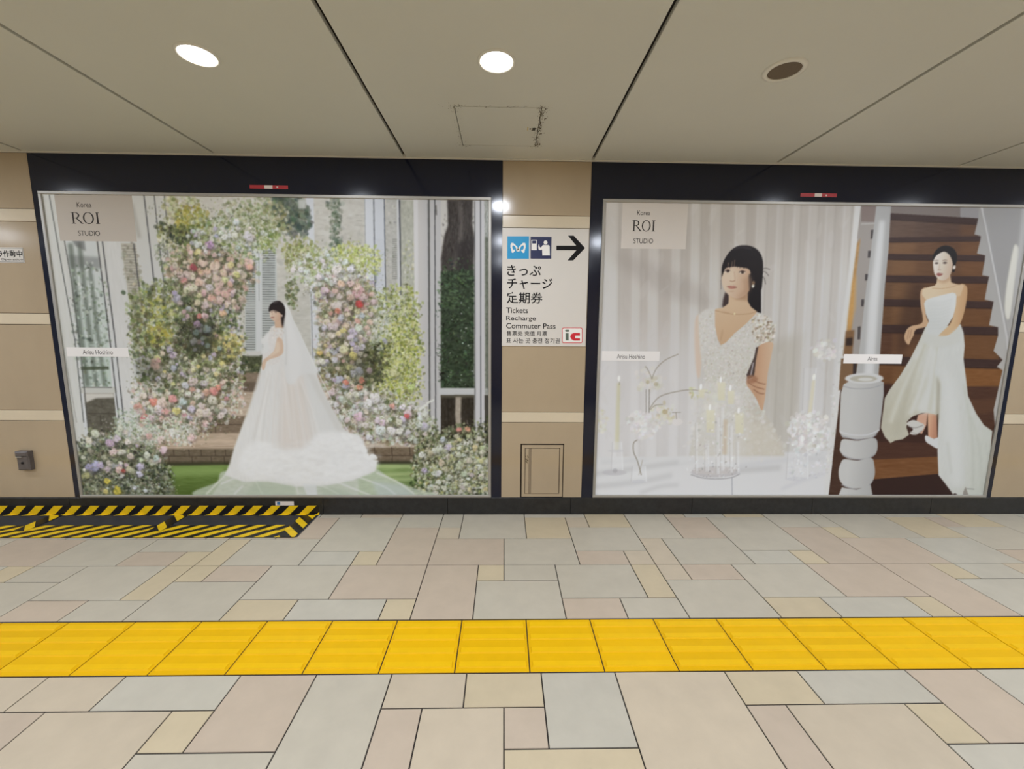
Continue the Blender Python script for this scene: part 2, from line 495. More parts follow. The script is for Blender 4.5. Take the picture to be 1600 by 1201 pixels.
# ---------------------------------------------------------------- hazard mat on the floor
M['mat_rubber'] = mat('mat_rubber', (52, 54, 60), 0.6, 0.3, noise=0.12, scale=14, bump=0.1)
M['tape_black'] = mat('tape_black', (16, 15, 17), 0.35, 0.5)
M['tape_yellow'] = mat('tape_yellow', (232, 192, 20), 0.4, 0.4, noise=0.1, scale=20)
MXL, MXR, MYF = -4.4, -1.335, 2.543
fm = thing('floor_mat', 'flat dark rubber mat edged with yellow and black hazard tape', 'mat', (0, 0, 0))
obj('sheet', mesh('sheet', *boxg(MXL, MXR, MYF + 0.01, WALL_Y - 0.002, 0.0, 0.004), M['mat_rubber']), fm)
def clip(poly, a, b, c):                          # keep a*x + b*y <= c
    out = []
    for k in range(len(poly)):
        p, q = poly[k], poly[(k + 1) % len(poly)]
        dp, dq = a * p[0] + b * p[1] - c, a * q[0] + b * q[1] - c
        if dp <= 0: out.append(p)
        if dp * dq < 0:
            t = dp / (dp - dq)
            out.append((p[0] + t * (q[0] - p[0]), p[1] + t * (q[1] - p[1])))
    return out
def tape(L, wd, place, pitch, phase, sl=1.0, yw=0.52, bend=None):
    """tape of length L and width wd; place(u, v, h) puts a tape point into the scene; stripes are parts of the tape"""
    def slab(pts, h, nm, m, parent):
        cuts = [pts]
        if bend:
            cuts = [clip(pts, 0, 1, bend), clip(pts, 0, -1, -bend)]
        V, Fs = [], []
        for c in cuts:
            if len(c) < 3: continue
            k = len(V)
            V += [place(u, v, h) for u, v in c] + [place(u, v, 0) for u, v in c]
            n = len(c)
            Fs.append(tuple(range(k, k + n)))
            for q in range(n):
                r = (q + 1) % n
                Fs.append((k + n + q, k + n + r, k + r, k + q))
        return obj(nm, mesh(nm, V, Fs, m), parent)
    t = slab([(0, 0), (L, 0), (L, wd), (0, wd)], 0.0006, 'hazard_tape', M['tape_black'], fm)
    u = phase - wd * abs(sl) - pitch * 2
    while u < L + wd:
        w = pitch * yw
        p = [(u, 0), (u + w, 0), (u + w + sl * wd, wd), (u + sl * wd, wd)]
        for a, b, c in ((-1, 0, 0), (1, 0, L)):
            p = clip(p, a, b, c)
            if len(p) < 3: break
        if len(p) >= 3:
            slab(p, 0.0011, 'stripe', M['tape_yellow'], t)
        u += pitch
TL = MXR - MXL
# back tape: folds from the mat (first 2 cm) up the baseboard
def back(u, v, h):
    if v <= 0.022: return (MXL + u, WALL_Y - 0.024 + v - h, 0.0045 + h)
    return (MXL + u, WALL_Y - 0.0015 - h, 0.0045 + (v - 0.022))
tape(TL, 0.086, back, 0.1285, 0.028, 1.0, 0.5, bend=0.022)
tape(TL - 0.03, 0.092, lambda u, v, h: (MXL + u, MYF + v, 0.0045 + h), 0.1285, 0.055, 1.0, 0.5)
tape(TL - 0.05, 0.070, lambda u, v, h: (MXL + u, MYF + 0.091 + v + 0.008 * (u / TL) - 0.004, 0.0058 + h), 0.1285, 0.02, 1.0, 0.5)
tape(0.315, 0.105, lambda u, v, h: (MXR - 0.012 - v, WALL_Y - 0.026 - u, 0.0072 + h), 0.135, 0.105, -1.0, 0.46)
tape(0.235, 0.085, lambda u, v, h: (-3.140 - v, WALL_Y - 0.022 - u, 0.0072 + h), 0.15, 0.115, -1.0, 0.42)
tape(0.235, 0.085, lambda u, v, h: (-2.262 - v, WALL_Y - 0.022 - u, 0.0072 + h), 0.15, 0.12, -1.0, 0.42)

# ---------------------------------------------------------------- poster cases
CASES = ((-3.0586, -0.0151, -3.015, -0.0885), (0.5719, 3.6408, 0.653, 3.597))
FZ0, FZ1 = 0.1325, 2.2085
FR = 0.019
M['print_back'] = mat('poster_backing', (200, 198, 192), 0.6)
case_lb = ('black enamel display case with silver frame around the flower arch bride poster', 'black enamel display case with silver frame around the wide poster of two portraits')
for ci, (x0, x1, a0, a1) in enumerate(CASES):
    cs = thing('display_case', case_lb[ci], 'display case', (0, WALL_Y, 0), 'poster cases along the passage wall')
    g = join([boxg(x0, a0 + 0.004, 0, 0.012, 0.1295, CEIL_Z - 0.006), boxg(a1 - 0.004, x1, 0, 0.012, 0.1295, CEIL_Z - 0.006),
              boxg(a0 + 0.004, a1 - 0.004, 0, 0.012, FZ1 - 0.004, CEIL_Z - 0.006)])
    obj('surround', mesh('surround', *g, M['black_panel']), cs)
    obj('backboard', mesh('backboard', *boxg(a0 + 0.004, a1 - 0.004, 0.002, 0.0115, FZ0, FZ1 - 0.004), M['print_back']), cs)
    ya, yb = -0.011, 0.004
    for g in (chamfer(a0, a1, ya, yb, FZ1 - FR, FZ1, 0.002, 'y'), chamfer(a0, a1, ya, yb, FZ0, FZ0 + FR, 0.002, 'y'),
              chamfer(a0, a0 + FR, ya, yb, FZ0 + FR, FZ1 - FR, 0.002, 'y'), chamfer(a1 - FR, a1, ya, yb, FZ0 + FR, FZ1 - FR, 0.002, 'y')):
        obj('frame_rail', mesh('frame_rail', *g, M['silver']), cs)

# notice strips above the posters
M['red'] = mat('sticker_red', (176, 52, 58), 0.5)
M['stick_white'] = mat('sticker_white', (226, 216, 208), 0.5)
for x0, x1, w0, w1, lb in ((-1.663, -1.416, -1.568, -1.516, 'narrow red and white notice strip above the flower arch poster'),
                           (1.979, 2.226, 2.075, 2.123, 'narrow red and white notice strip above the two portrait poster')):
    s = thing('notice_strip', lb, 'sticker', (x0, WALL_Y, 2.2535), 'red notice strips on the black cases')
    obj('band', mesh('band', *boxg(0, x1 - x0, -0.0012, 0, -0.0115, 0.0115), M['red']), s)
    obj('white_field', mesh('white_field', *boxg(w0 - x0, w1 - x0, -0.0018, -0.0012, -0.0105, 0.0105), M['stick_white']), s)
    obj('emblem', mesh('emblem', *boxg(w1 - x0 + 0.026, w1 - x0 + 0.036, -0.0018, -0.0012, -0.006, 0.004), M['stick_white']), s)

# small notice on the baseboard by the mat
M['blue_print'] = mat('label_blue', (70, 120, 160), 0.5)
s = thing('baseboard_label', 'small white label with blue print stuck on the black baseboard', 'label', (-1.646, WALL_Y - 0.001, 0.070))
obj('card', mesh('card', *boxg(0, 0.132, -0.0008, 0, 0.0, 0.031), M['stick_white']), s)
obj('print', mesh('print', *boxg(0.012, 0.034, -0.0012, -0.0008, 0.004, 0.027), M['blue_print']), s)

# ---------------------------------------------------------------- text
M['ink'] = mat('ink_black', (24, 22, 24), 0.6, 0.2)
M['ink_grey'] = mat('ink_grey', (84, 80, 78), 0.6, 0.2)
def text_mesh(body, m, width=None, height=None, bold=0.0):
    cu = bpy.data.curves.new('lettering', 'FONT')
    cu.body = body
    cu.offset = bold
    o = bpy.data.objects.new('lettering', cu)
    C.objects.link(o)
    bpy.context.view_layer.update()
    me = bpy.data.meshes.new_from_object(o.evaluated_get(bpy.context.evaluated_depsgraph_get()))
    bpy.data.objects.remove(o)
    n = len(me.vertices)
    co = np.empty(n * 3, np.float32)
    me.vertices.foreach_get('co', co)
    co = co.reshape(n, 3)
    lo, hi = co.min(0), co.max(0)
    sx = width / (hi[0] - lo[0]) if width else None
    sz = height / (hi[1] - lo[1]) if height else None
    sx, sz = sx or sz, sz or sx
    new = np.zeros_like(co)
    new[:, 0] = (co[:, 0] - lo[0]) * sx
    new[:, 2] = (co[:, 1] - lo[1]) * sz
    me.vertices.foreach_set('co', new.ravel())
    me.materials.clear()
    me.materials.append(m)
    me.update()
    return me
def lettering(body, parent, x, y, z, width=None, height=None, m=None, bold=0.0, name='lettering'):
    return obj(name, text_mesh(body, m or M['ink'], width, height, bold), parent, (x, y, z))
def wall_pt(px, py):
    r = view_ray(px, py)
    t = WALL_Y / r.y
    return r.x * t, CAM_H + r.z * t

# ---------------------------------------------------------------- direction sign on the post
M['sign_white'] = mat('sign_white', (217, 212, 204), 0.3, 0.4)
M['sign_blue'] = mat('sign_blue', (0, 150, 205), 0.4)
M['sign_navy'] = mat('sign_navy', (22, 32, 78), 0.4)
M['sign_red'] = mat('sign_red', (208, 36, 48), 0.4)
M['sign_pale'] = mat('sign_print_white', (240, 238, 232), 0.4)
M['green'] = mat('sign_green_grey', (92, 106, 92), 0.4)
SX0, SX1, SZ0, SZ1 = -0.0155, 0.5665, 1.2315, 2.0165
sg = thing('direction_sign', 'white station direction sign with two pictograms, a right arrow and ticket wording', 'sign', (0, WALL_Y, 0))
obj('plate', mesh('plate', *chamfer(SX0, SX1, -0.006, 0, SZ0, SZ1, 0.0015, 'y'), M['sign_white']), sg)
def S(ux, uy):                                   # point of the 901 x 1201 detail crop (780..930, 350..550)
    return wall_pt(780 + ux / 6.0067, 350 + uy / 6.005)
YF = -0.0064
def flat(poly, m, name, parent, layer=1):
    me = prism_y([S(*q) for q in poly], YF - 0.0004 * layer, YF - 0.0004 * (layer - 1) + 0.0002)
    me.materials.append(m)
    return obj(name, me, parent)
def oval(cx, cy, rx, ry, n=28, a0=0.0, a1=2 * math.pi):
    return [(cx + rx * math.cos(a0 + (a1 - a0) * k / n), cy + ry * math.sin(a0 + (a1 - a0) * k / n)) for k in range(n if a1 - a0 > 6.2 else n + 1)]
sq = flat([(77, 116), (280, 116), (278, 326), (76, 326)], M['sign_blue'], 'logo_square', sg)
wing = [(176, 236), (186, 214), (204, 196), (222, 178), (242, 178), (248, 196), (248, 222), (240, 246), (236, 268), (224, 272), (214, 262), (206, 252),
        (214, 238), (218, 246), (228, 234), (232, 212), (226, 200), (212, 206), (198, 222), (196, 244), (190, 258)]
flat(wing, M['sign_pale'], 'logo_wing', sq, 2)
flat([(354 - x, y) for x, y in reversed(wing)], M['sign_pale'], 'logo_wing', sq, 2)
flat([(164, 238), (176, 226), (188, 238), (186, 258), (166, 258)], M['sign_pale'], 'logo_center', sq, 2)
flat([(169, 242), (177, 226), (184, 242)], M['green'], 'logo_dot', sq, 3)
nv = flat([(294, 120), (490, 122), (487, 326), (294, 325)], M['sign_navy'], 'pictogram_square', sg)
flat([(302, 150), (352, 150), (352, 246), (302, 246)], M['sign_pale'], 'machine', nv, 2)
flat([(309, 156), (346, 156), (346, 184), (309, 184)], M['sign_navy'], 'machine_screen', nv, 3)
flat(oval(434, 174, 18, 19), M['sign_pale'], 'figure_head', nv, 2)
flat([(402, 204), (414, 197), (462, 198), (472, 206), (474, 296), (404, 296), (402, 240), (384, 246), (368, 238), (366, 214), (370, 192), (376, 194), (378, 214), (388, 222), (400, 212)],
     M['sign_pale'], 'figure_body', nv, 2)
flat([(536, 204), (722, 204), (644, 110), (698, 110), (804, 226), (694, 342), (640, 342), (724, 246), (536, 246)], M['ink'], 'arrow', sg)
for body, x0, x1, y0, y1, b in (('きっぷ', 74, 392, 388, 486, 0.012), ('チャージ', 74, 500, 512, 610, 0.012), ('定期券', 70, 408, 640, 744, 0.012), ('Tickets', 66, 270, 784, 834, 0.006),
                                ('Recharge', 66, 344, 862, 915, 0.006), ('Commuter Pass', 66, 528, 932, 978, 0.006), ('售票处 充值 月票', 70, 450, 1004, 1048, 0.008), ('표 사는 곳 충전 정기권', 66, 568, 1070, 1116, 0.008)):
    p0, p1 = S(x0, y1), S(x1, y0)
    lettering(body, sg, p0[0], YF - 0.0003, p0[1], p1[0] - p0[0], p1[1] - p0[1], M['ink'], b)
def rounded(x0, x1, y0, y1, r, n=6):
    out = []
    for cx, cy, a in ((x1 - r, y0 + r, -90), (x1 - r, y1 - r, 0), (x0 + r, y1 - r, 90), (x0 + r, y0 + r, 180)):
        out += [(cx + r * math.cos(math.radians(a + 90 * k / n)), cy + r * math.sin(math.radians(a + 90 * k / n))) for k in range(n + 1)]
    return out
ic = flat(rounded(588, 780, 970, 1116, 18), M['sign_red'], 'card_mark', sg)
flat(rounded(594, 774, 976, 1110, 14), M['sign_pale'], 'card_mark_field', ic, 2)
flat([(622, 1022), (650, 1022), (650, 1090), (622, 1090)], M['green'], 'card_mark_letter', ic, 3)
flat([(614, 1000), (626, 990), (648, 990), (660, 1000), (648, 1010), (626, 1010)], M['green'], 'card_mark_wave', ic, 3)
flat([(756, 1020), (700, 1020), (676, 1030), (664, 1054), (676, 1080), (700, 1092), (756, 1092), (756, 1070), (712, 1070), (712, 1046), (756, 1046)], M['sign_red'], 'card_mark_letter', ic, 3)

# ---------------------------------------------------------------- camera notice and key box on the left tiles
cn = thing('camera_notice', 'small white notice in black lettering beside the left display case', 'notice', (0, WALL_Y, 0))
nx0, nx1, nz0, nz1 = -3.62, -3.167, 1.756, 1.853
obj('plate', mesh('plate', *boxg(nx0, nx1, -0.003, 0, nz0, nz1), M['sign_white']), cn)
frame4('border', M['ink'], cn, nx0 + 0.003, nx1 - 0.003, nz0 + 0.004, nz1 - 0.004, 0.002, -0.0036, -0.003)
lettering('カメラ作動中', cn, nx0 + 0.199, -0.0036, nz0 + 0.033, 0.245, 0.046, M['ink'], 0.012)
lettering('Camera in Operation', cn, nx0 + 0.145, -0.0036, nz0 + 0.011, 0.300, 0.017, M['ink'])
M['keybox'] = mat('keybox_grey', (92, 86, 84), 0.35, 0.5, noise=0.15, scale=40)
kb = thing('key_box', 'small dark grey metal key box on the lower left wall tile', 'box', (-3.349, WALL_Y, 0.408))
kv, kf = chamfer(-0.042, 0.042, -0.034, 0, -0.066, 0.068, 0.008, 'y')
obj('body', mesh('body', kv, kf, M['keybox']), kb)
obj('lid', mesh('lid', *chamfer(-0.043, 0.043, -0.040, -0.006, 0.034, 0.070, 0.007, 'y'), M['keybox']), kb)
obj('latch', mesh('latch', *chamfer(-0.036, 0.004, -0.0415, -0.034, 0.028, 0.0345, 0.001, 'y'), M['silver']), kb)
lv, lf = lathe([(0.008, 0), (0.008, 0.004), (0.003, 0.005)], 16)
obj('keyhole', mesh('keyhole', [(x, -0.034 - z, y - 0.012) for x, y, z in lv], lf + [tuple(range(32, 48))], M['ink']), kb)

# ---------------------------------------------------------------- the printed pictures
# Each print is a flat sheet on the wall plane whose colours are painted by the routines below: shapes are given at the
# points measured on the photograph and rectified onto the sheet (wall_pt), then rasterised at RES samples per metre.
RES = 262.0


def _blur(a, r):
    """three box blurs of radius r (pixels) along both axes"""
    r = int(round(r))
    if r < 1:
        return a
    for _ in range(2):
        for ax in (0, 1):
            p = np.concatenate([np.repeat(np.take(a, [0], ax), r + 1, ax), a, np.repeat(np.take(a, [-1], ax), r, ax)], ax)
            c = np.cumsum(p, ax, dtype=np.float64)
            n = a.shape[ax]
            lo = np.take(c, range(0, n), ax)
            hi = np.take(c, range(2 * r + 1, 2 * r + 1 + n), ax)
            a = ((hi - lo) / (2 * r + 1)).astype(np.float32)
    return a


def smooth_pts(pts, n=6, closed=True):
    P = np.asarray(pts, float)
    m = len(P)
    out = []
    for i in range(m if closed else m - 1):
        if closed:
            a, b, c, d = P[(i - 1) % m], P[i], P[(i + 1) % m], P[(i + 2) % m]
        else:
            a, b, c, d = P[max(i - 1, 0)], P[i], P[i + 1], P[min(i + 2, m - 1)]
        for k in range(n):
            t = k / n
            out.append(0.5 * ((2 * b) + (c - a) * t + (2 * a - 5 * b + 4 * c - d) * t * t + (3 * b - a - 3 * c + d) * t ** 3))
    if not closed:
        out.append(P[-1])
    return np.array(out)


class Print:
    def __init__(self, x0, x1, z0, z1, seed):
        self.x0, self.x1, self.z0, self.z1 = x0, x1, z0, z1
        self.w, self.h = int(round((x1 - x0) * RES)) + 1, int(round((z1 - z0) * RES)) + 1
        self.a = np.zeros((self.h, self.w, 3), np.float32)
        self.rng = np.random.default_rng(seed)
        # inverse map: photo coordinates of every sample, for gradients laid out along measured directions
        X = np.linspace(x0, x1, self.w)[None, :]
        Z = np.linspace(z1, z0, self.h)[:, None] - CAM_H
        c, s = math.cos(YAW), math.sin(YAW)
        xa, ya = c * X - s * WALL_Y + 0 * Z, s * X + c * WALL_Y + 0 * Z
        c, s = math.cos(PITCH), math.sin(PITCH)
        d, u = c * ya - s * Z, s * ya + c * Z
        a, b = xa / d, -u / d
        c, s = math.cos(ROLL), math.sin(ROLL)
        self.PX = (800 + F_PX * (c * a - s * b)).astype(np.float32)
        self.PY = (600.5 + F_PX * (s * a + c * b)).astype(np.float32)

    def T(self, pts):
        out = []
        for px, py in pts:
            X, Z = wall_pt(px, py)
            out.append(((X - self.x0) * RES, (self.z1 - Z) * RES))
        return np.array(out)

    def mask(self, pts, soft=0.0, smooth=False):
        if smooth:
            pts = smooth_pts(pts)
        P = self.T(pts)
        pad = int(soft * 2 + 3)
        i0, i1 = max(0, int(P[:, 0].min()) - pad), min(self.w, int(P[:, 0].max()) + pad + 2)
        j0, j1 = max(0, int(P[:, 1].min()) - pad), min(self.h, int(P[:, 1].max()) + pad + 2)
        if i1 <= i0 or j1 <= j0:
            return None
        S = 3
        W, H = (i1 - i0) * S, (j1 - j0) * S
        ins = np.zeros((H, W), bool)
        xs = i0 + (np.arange(W) + 0.5) / S - 0.5
        for k in range(len(P)):
            (xa, ya), (xb, yb) = P[k], P[(k + 1) % len(P)]
            if ya == yb:
                continue
            if ya > yb:
                xa, ya, xb, yb = xb, yb, xa, ya
            ra, rb = int(math.ceil((ya + 0.5 - j0) * S - 0.5)), int(math.ceil((yb + 0.5 - j0) * S - 0.5))
            ra, rb = max(0, ra), min(H, rb)
            if rb <= ra:
                continue
            ys = j0 + (np.arange(ra, rb) + 0.5) / S - 0.5
            xi = xa + (ys - ya) * (xb - xa) / (yb - ya)
            ins[ra:rb] ^= xs[None, :] < xi[:, None]
        m = ins.reshape(j1 - j0, S, i1 - i0, S).mean((1, 3)).astype(np.float32)
        if soft > 0:
            m = _blur(m, soft)
        return (slice(j0, j1), slice(i0, i1)), m

    def poly(self, pts, col, alpha=1.0, soft=0.0, smooth=False, grad=None, noise=0.0, nscale=(3, 3)):
        """fill; grad = (colour2, x0, y0, x1, y1): blend from col at the first point to colour2 at the second"""
        r = self.mask(pts, soft, smooth)
        if r is None:
            return
        sl, m = r
        c = np.array(col, np.float32)[None, None, :]
        if grad:
            c2, xa, ya, xb, yb = grad
            t = ((self.PX[sl] - xa) * (xb - xa) + (self.PY[sl] - ya) * (yb - ya)) / ((xb - xa) ** 2 + (yb - ya) ** 2)
            t = np.clip(t, 0, 1)[..., None]
            c = c * (1 - t) + np.array(c2, np.float32) * t
        if noise > 0:
            c = c + self.noise(m.shape, nscale)[..., None] * noise
        m = (m * alpha)[..., None]
        self.a[sl] = self.a[sl] * (1 - m) + c * m

    def noise(self, shape, sc=(3, 3)):
        h, w = shape
        out = np.zeros(shape, np.float32)
        for o, amp in ((1, 0.6), (0.5, 0.4)):
            sy, sx = max(1, sc[1] * o), max(1, sc[0] * o)
            g = self.rng.standard_normal((int(h / sy) + 3, int(w / sx) + 3)).astype(np.float32)
            yi, xi = np.arange(h) / sy, np.arange(w) / sx
            y0, x0 = yi.astype(int), xi.astype(int)
            fy, fx = (yi - y0)[:, None], (xi - x0)[None, :]
            out += amp * ((g[y0][:, x0] * (1 - fx) + g[y0][:, x0 + 1] * fx) * (1 - fy) + (g[y0 + 1][:, x0] * (1 - fx) + g[y0 + 1][:, x0 + 1] * fx) * fy)
        return out

    def line(self, pts, w, col, alpha=1.0, soft=0.0, smooth=False, w2=None):
        P = smooth_pts(pts, 6, False) if smooth else np.array(pts, float)
        n = len(P)
        L, R = [], []
        for i in range(n):
            t = P[min(i + 1, n - 1)] - P[max(i - 1, 0)]
            t = t / (np.hypot(*t) + 1e-9)
            ww = (w + ((w2 if w2 is not None else w) - w) * i / max(1, n - 1)) / 2
            L.append(P[i] + np.array([-t[1], t[0]]) * ww)
            R.append(P[i] - np.array([-t[1], t[0]]) * ww)
        self.poly(L + R[::-1], col, alpha, soft)

    def dab(self, x, y, rx, ry, col, alpha=1.0, ang=0.0, hard=2.0):
        X, Z = wall_pt(x, y)
        cx, cy = (X - self.x0) * RES, (self.z1 - Z) * RES
        self._dab(cx, cy, rx * RES / 224, ry * RES / 224, col, alpha, ang, hard)

    def _dab(self, cx, cy, rx, ry, col, alpha, ang, hard):
        r = max(rx, ry) + 1.5
        i0, i1 = max(0, int(cx - r)), min(self.w, int(cx + r) + 2)
        j0, j1 = max(0, int(cy - r)), min(self.h, int(cy + r) + 2)
        if i1 <= i0 or j1 <= j0:
            return
        dx, dy = np.arange(i0, i1)[None, :] - cx, np.arange(j0, j1)[:, None] - cy
        c, s = math.cos(ang), math.sin(ang)
        u, v = (c * dx + s * dy) / rx, (-s * dx + c * dy) / ry
        q = np.sqrt(u * u + v * v)
        m = np.clip((1 - q) * min(rx, ry) * hard * 0.5 + 0.5, 0, 1) * alpha
        m = m[..., None].astype(np.float32)
        self.a[j0:j1, i0:i1] = self.a[j0:j1, i0:i1] * (1 - m) + np.array(col, np.float32) * m

    def scatter(self, pts, n, size, pal, alpha=0.9, asp=(0.5, 1.0), jit=12, soft=6, smooth=True, hard=1.6, ang=None):
        """n dabs of the palette's colours strewn over a region, thinning out at its soft edge"""
        r = self.mask(pts, soft, smooth)
        if r is None:
            return
        sl, m = r
        p = m.ravel() / m.sum()
        idx = self.rng.choice(m.size, n, p=p)
        js, xs = np.divmod(idx, m.shape[1])
        pal = np.array(pal, float)
        for k in range(n):
            c = pal[self.rng.integers(len(pal))] + self.rng.normal(0, jit) + self.rng.normal(0, jit * 0.35, 3)
            rx = self.rng.uniform(*size)
            self._dab(xs[k] + sl[1].start, js[k] + sl[0].start, rx, max(0.6, rx * self.rng.uniform(*asp)), np.clip(c, 8, 248), alpha * self.rng.uniform(0.6, 1),
                      self.rng.uniform(0, 3.14) if ang is None else self.rng.normal(ang, 0.35), hard)

    def bloom(self, x, y, r, col, petals=9):
        """one rose-like flower: a soft shadow, ragged overlapping petals, a slightly deeper heart"""
        col = np.array(col, float) + self.rng.normal(0, 5, 3)
        g = self.rng
        x, y = x + g.uniform(-1, 1), y + g.uniform(-1, 1)
        self.dab(x + r * 0.2, y + r * 0.4, r * 1.0, r * 0.85, col * 0.5, 0.4, 0, 0.35)
        for k in range(petals):
            a = g.uniform(0, 6.283)
            d = r * g.uniform(0.3, 0.72)
            lit = 0.97 - 0.1 * math.sin(a) + g.uniform(-0.08, 0.08)
            self.dab(x + d * math.cos(a), y + d * math.sin(a) * 0.9, r * g.uniform(0.34, 0.5), r * g.uniform(0.24, 0.4), np.clip(col * lit + 4, 0, 250), 0.75, a + 1.57, 1.1)
        self.dab(x, y, r * 0.55, r * 0.5, np.clip(col * 1.0, 0, 250), 0.6, 0, 1.0)
        for k in range(6):
            a = g.uniform(0, 6.283)
            d = r * g.uniform(0.1, 0.5)
            self.dab(x + d * math.cos(a), y + d * math.sin(a), r * g.uniform(0.16, 0.34), r * g.uniform(0.08, 0.16), np.clip(col * g.choice([0.84, 0.9, 1.07, 1.1]), 0, 250), 0.6, a + 1.57, 1.2)

    def tone(self, sat, con):
        """press profile: saturation and contrast of the whole sheet"""
        l = self.a @ np.array([0.3, 0.59, 0.11], np.float32)
        self.a = l[..., None] + (self.a - l[..., None]) * sat
        self.a = np.clip(165 + (self.a - 165) * con, 4, 240)
        self.a = np.where(self.a > 185, 185 + (self.a - 185) * 0.66, self.a)

    def blooms(self, pts, n, r, pal, soft=4):
        """n small flowers strewn over a region"""
        sl, m = self.mask(pts, soft, True)
        idx = self.rng.choice(m.size, n, p=m.ravel() / m.sum())
        pal = np.array(pal, float)
        for k in idx:
            j, i = divmod(int(k), m.shape[1])
            j, i = j + sl[0].start, i + sl[1].start
            self.bloom(float(self.PX[j, i]), float(self.PY[j, i]), self.rng.uniform(*r), pal[self.rng.integers(len(pal))])


# ================================================================ picture 1: bride under a flower arch
def paint_arch(p):
    A = p.poly
    p.a[:] = (186, 181, 172)
    full = [(40, 280), (780, 290), (780, 790), (100, 790)]
    A(full, (180, 176, 166), 1, noise=5, nscale=(14, 8))
    # --- back wall with faint courses of stone
    A([(255, 300), (660, 305), (660, 600), (250, 600)], (186, 181, 170), 1, grad=((176, 174, 164), 300, 320, 400, 600), noise=6, nscale=(10, 4))
    g = p.rng
    for k in range(150):
        x, y = g.uniform(428, 640), g.uniform(312, 560)
        p.line([(x, y), (x + g.uniform(5, 22), y + g.uniform(-0.6, 0.6))], g.uniform(0.6, 1.4), (142, 140, 130), g.uniform(0.15, 0.5))
    p.scatter([(430, 312), (640, 312), (640, 540), (430, 540)], 260, (1.5, 6), [(160, 158, 146), (198, 194, 184), (150, 150, 140)], 0.35, jit=6)
    # --- left glazed door
    A([(60, 298), (258, 302), (266, 470), (214, 640), (205, 680), (125, 772), (60, 500)], (184, 182, 174), 1, grad=((190, 192, 190), 80, 310, 190, 640))
    A([(60, 298), (90, 302), (133, 680), (134, 780), (120, 780)], (188, 188, 180), 1, noise=3, nscale=(2, 20))
    glass = [(102, 372), (149, 376), (165, 470), (175, 604), (130, 605), (118, 500)]
    A(glass, (186, 190, 186), 1, grad=((170, 182, 172), 110, 380, 150, 600))
    A([(106, 398), (156, 402), (158, 420), (110, 418)], (128, 130, 128), 0.75, 2)
    for (xa, ya), (xb, yb), w in (((110, 380), (137, 604), 8), ((124, 378), (151, 604), 7), ((140, 412), (164, 604), 6)):
        p.line([(xa, ya), ((xa + xb) / 2 - 1, (ya + yb) / 2), (xb, yb)], w, (84, 92, 80), 0.7, 2)
    p.scatter([(112, 430), (164, 430), (172, 600), (128, 600)], 420, (1, 3.4), [(96, 112, 84), (150, 164, 142), (198, 204, 196), (62, 70, 58)], 0.55, soft=3)
    A([(126, 573), (170, 572), (170, 577), (127, 578)], (66, 74, 54), 0.8)
    A([(112, 374), (132, 376), (134, 392), (118, 384)], (92, 92, 90), 0.6, 1)
    A([(124, 604), (180, 604), (182, 614), (126, 614)], (178, 178, 170))
    p.line([(128, 605), (175, 605)], 1.2, (70, 70, 66), 0.8)
    A([(131, 614), (178, 614), (184, 678), (138, 678)], (92, 88, 76), 1, noise=9, nscale=(5, 3))
    A([(131, 614), (178, 614), (179, 621), (150, 622), (134, 629)], (196, 192, 182), 0.9, 1)
    p.line([(137, 646), (181, 646)], 1.2, (58, 54, 46), 0.7)
    p.line([(157, 648), (159, 676)], 1.4, (58, 54, 46), 0.7)
    for q, w, c in (([(77, 304), (98, 425), (117, 530), (131, 660)], 1.5, (74, 76, 74)), ([(89, 303), (101, 374)], 7, (110, 108, 104)), ([(100, 372), (112, 440), (124, 530), (139, 676)], 1.6, (84, 84, 80)),
                    ([(67, 306), (97, 530), (120, 660)], 1.2, (140, 140, 134)), ([(152, 376), (170, 515), (186, 655)], 1.7, (58, 58, 58)), ([(160, 376), (180, 530), (194, 660)], 1.8, (56, 56, 58))):
        p.line(q, w, c, 0.85, 0)
    A([(165, 376), (188, 378), (206, 530), (214, 640), (198, 668), (188, 600), (178, 500)], (192, 191, 185), 1, noise=4, nscale=(3, 20))
    A([(189, 380), (212, 380), (224, 478), (208, 520), (199, 450)], (170, 166, 152), 1, noise=6, nscale=(8, 2))
    for k in range(20):
        y = 384 + k * 4.4
        p.line([(190 + k * 0.75, y), (213 + k * 0.5, y + 0.4)], 1.3, (122, 118, 106), 0.6)
    p.scatter([(192, 385), (214, 385), (218, 440), (198, 440)], 60, (1.5, 4), [(120, 116, 100), (140, 136, 116)], 0.5, soft=2)
    for q, w in (([(209, 380), (215, 430), (222, 478)], 2.0), ([(225, 304), (234, 380), (243, 460)], 2.0), ([(241, 304), (250, 390), (257, 450)], 1.6), ([(257, 305), (261, 352)], 1.4), ([(261, 380), (268, 450)], 1.0)):
        p.line(q, w, (72, 72, 74), 0.8)
    p.line([(206, 318), (218, 372)], 6, (150, 146, 136), 0.6, 2)
    # --- shutters and window behind the bride
    A([(383, 380), (432, 380), (434, 552), (383, 552)], (176, 180, 176), 1, noise=3, nscale=(3, 10))
    for x0, x1 in ((384, 399), (410, 430)):
        for k in range(42):
            y = 392 + k * 3.75
            if y < 548:
                p.line([(x0, y), (x1, y)], 1.7, (98, 100, 96), 0.8)
    A([(399.5, 380), (409, 380), (410, 552), (400.5, 552)], (188, 191, 188))
    p.line([(404.5, 385), (405, 470)], 0.8, (120, 124, 120), 0.8)
    A([(384, 469), (431, 469), (431, 486), (384, 486)], (182, 184, 178), 0.35)
    A([(374, 549), (424, 548), (424, 556), (374, 556)], (184, 182, 176))
    A([(374, 556), (412, 556), (404, 592), (374, 590)], (74, 78, 56), 1, 1, noise=12, nscale=(3, 3))
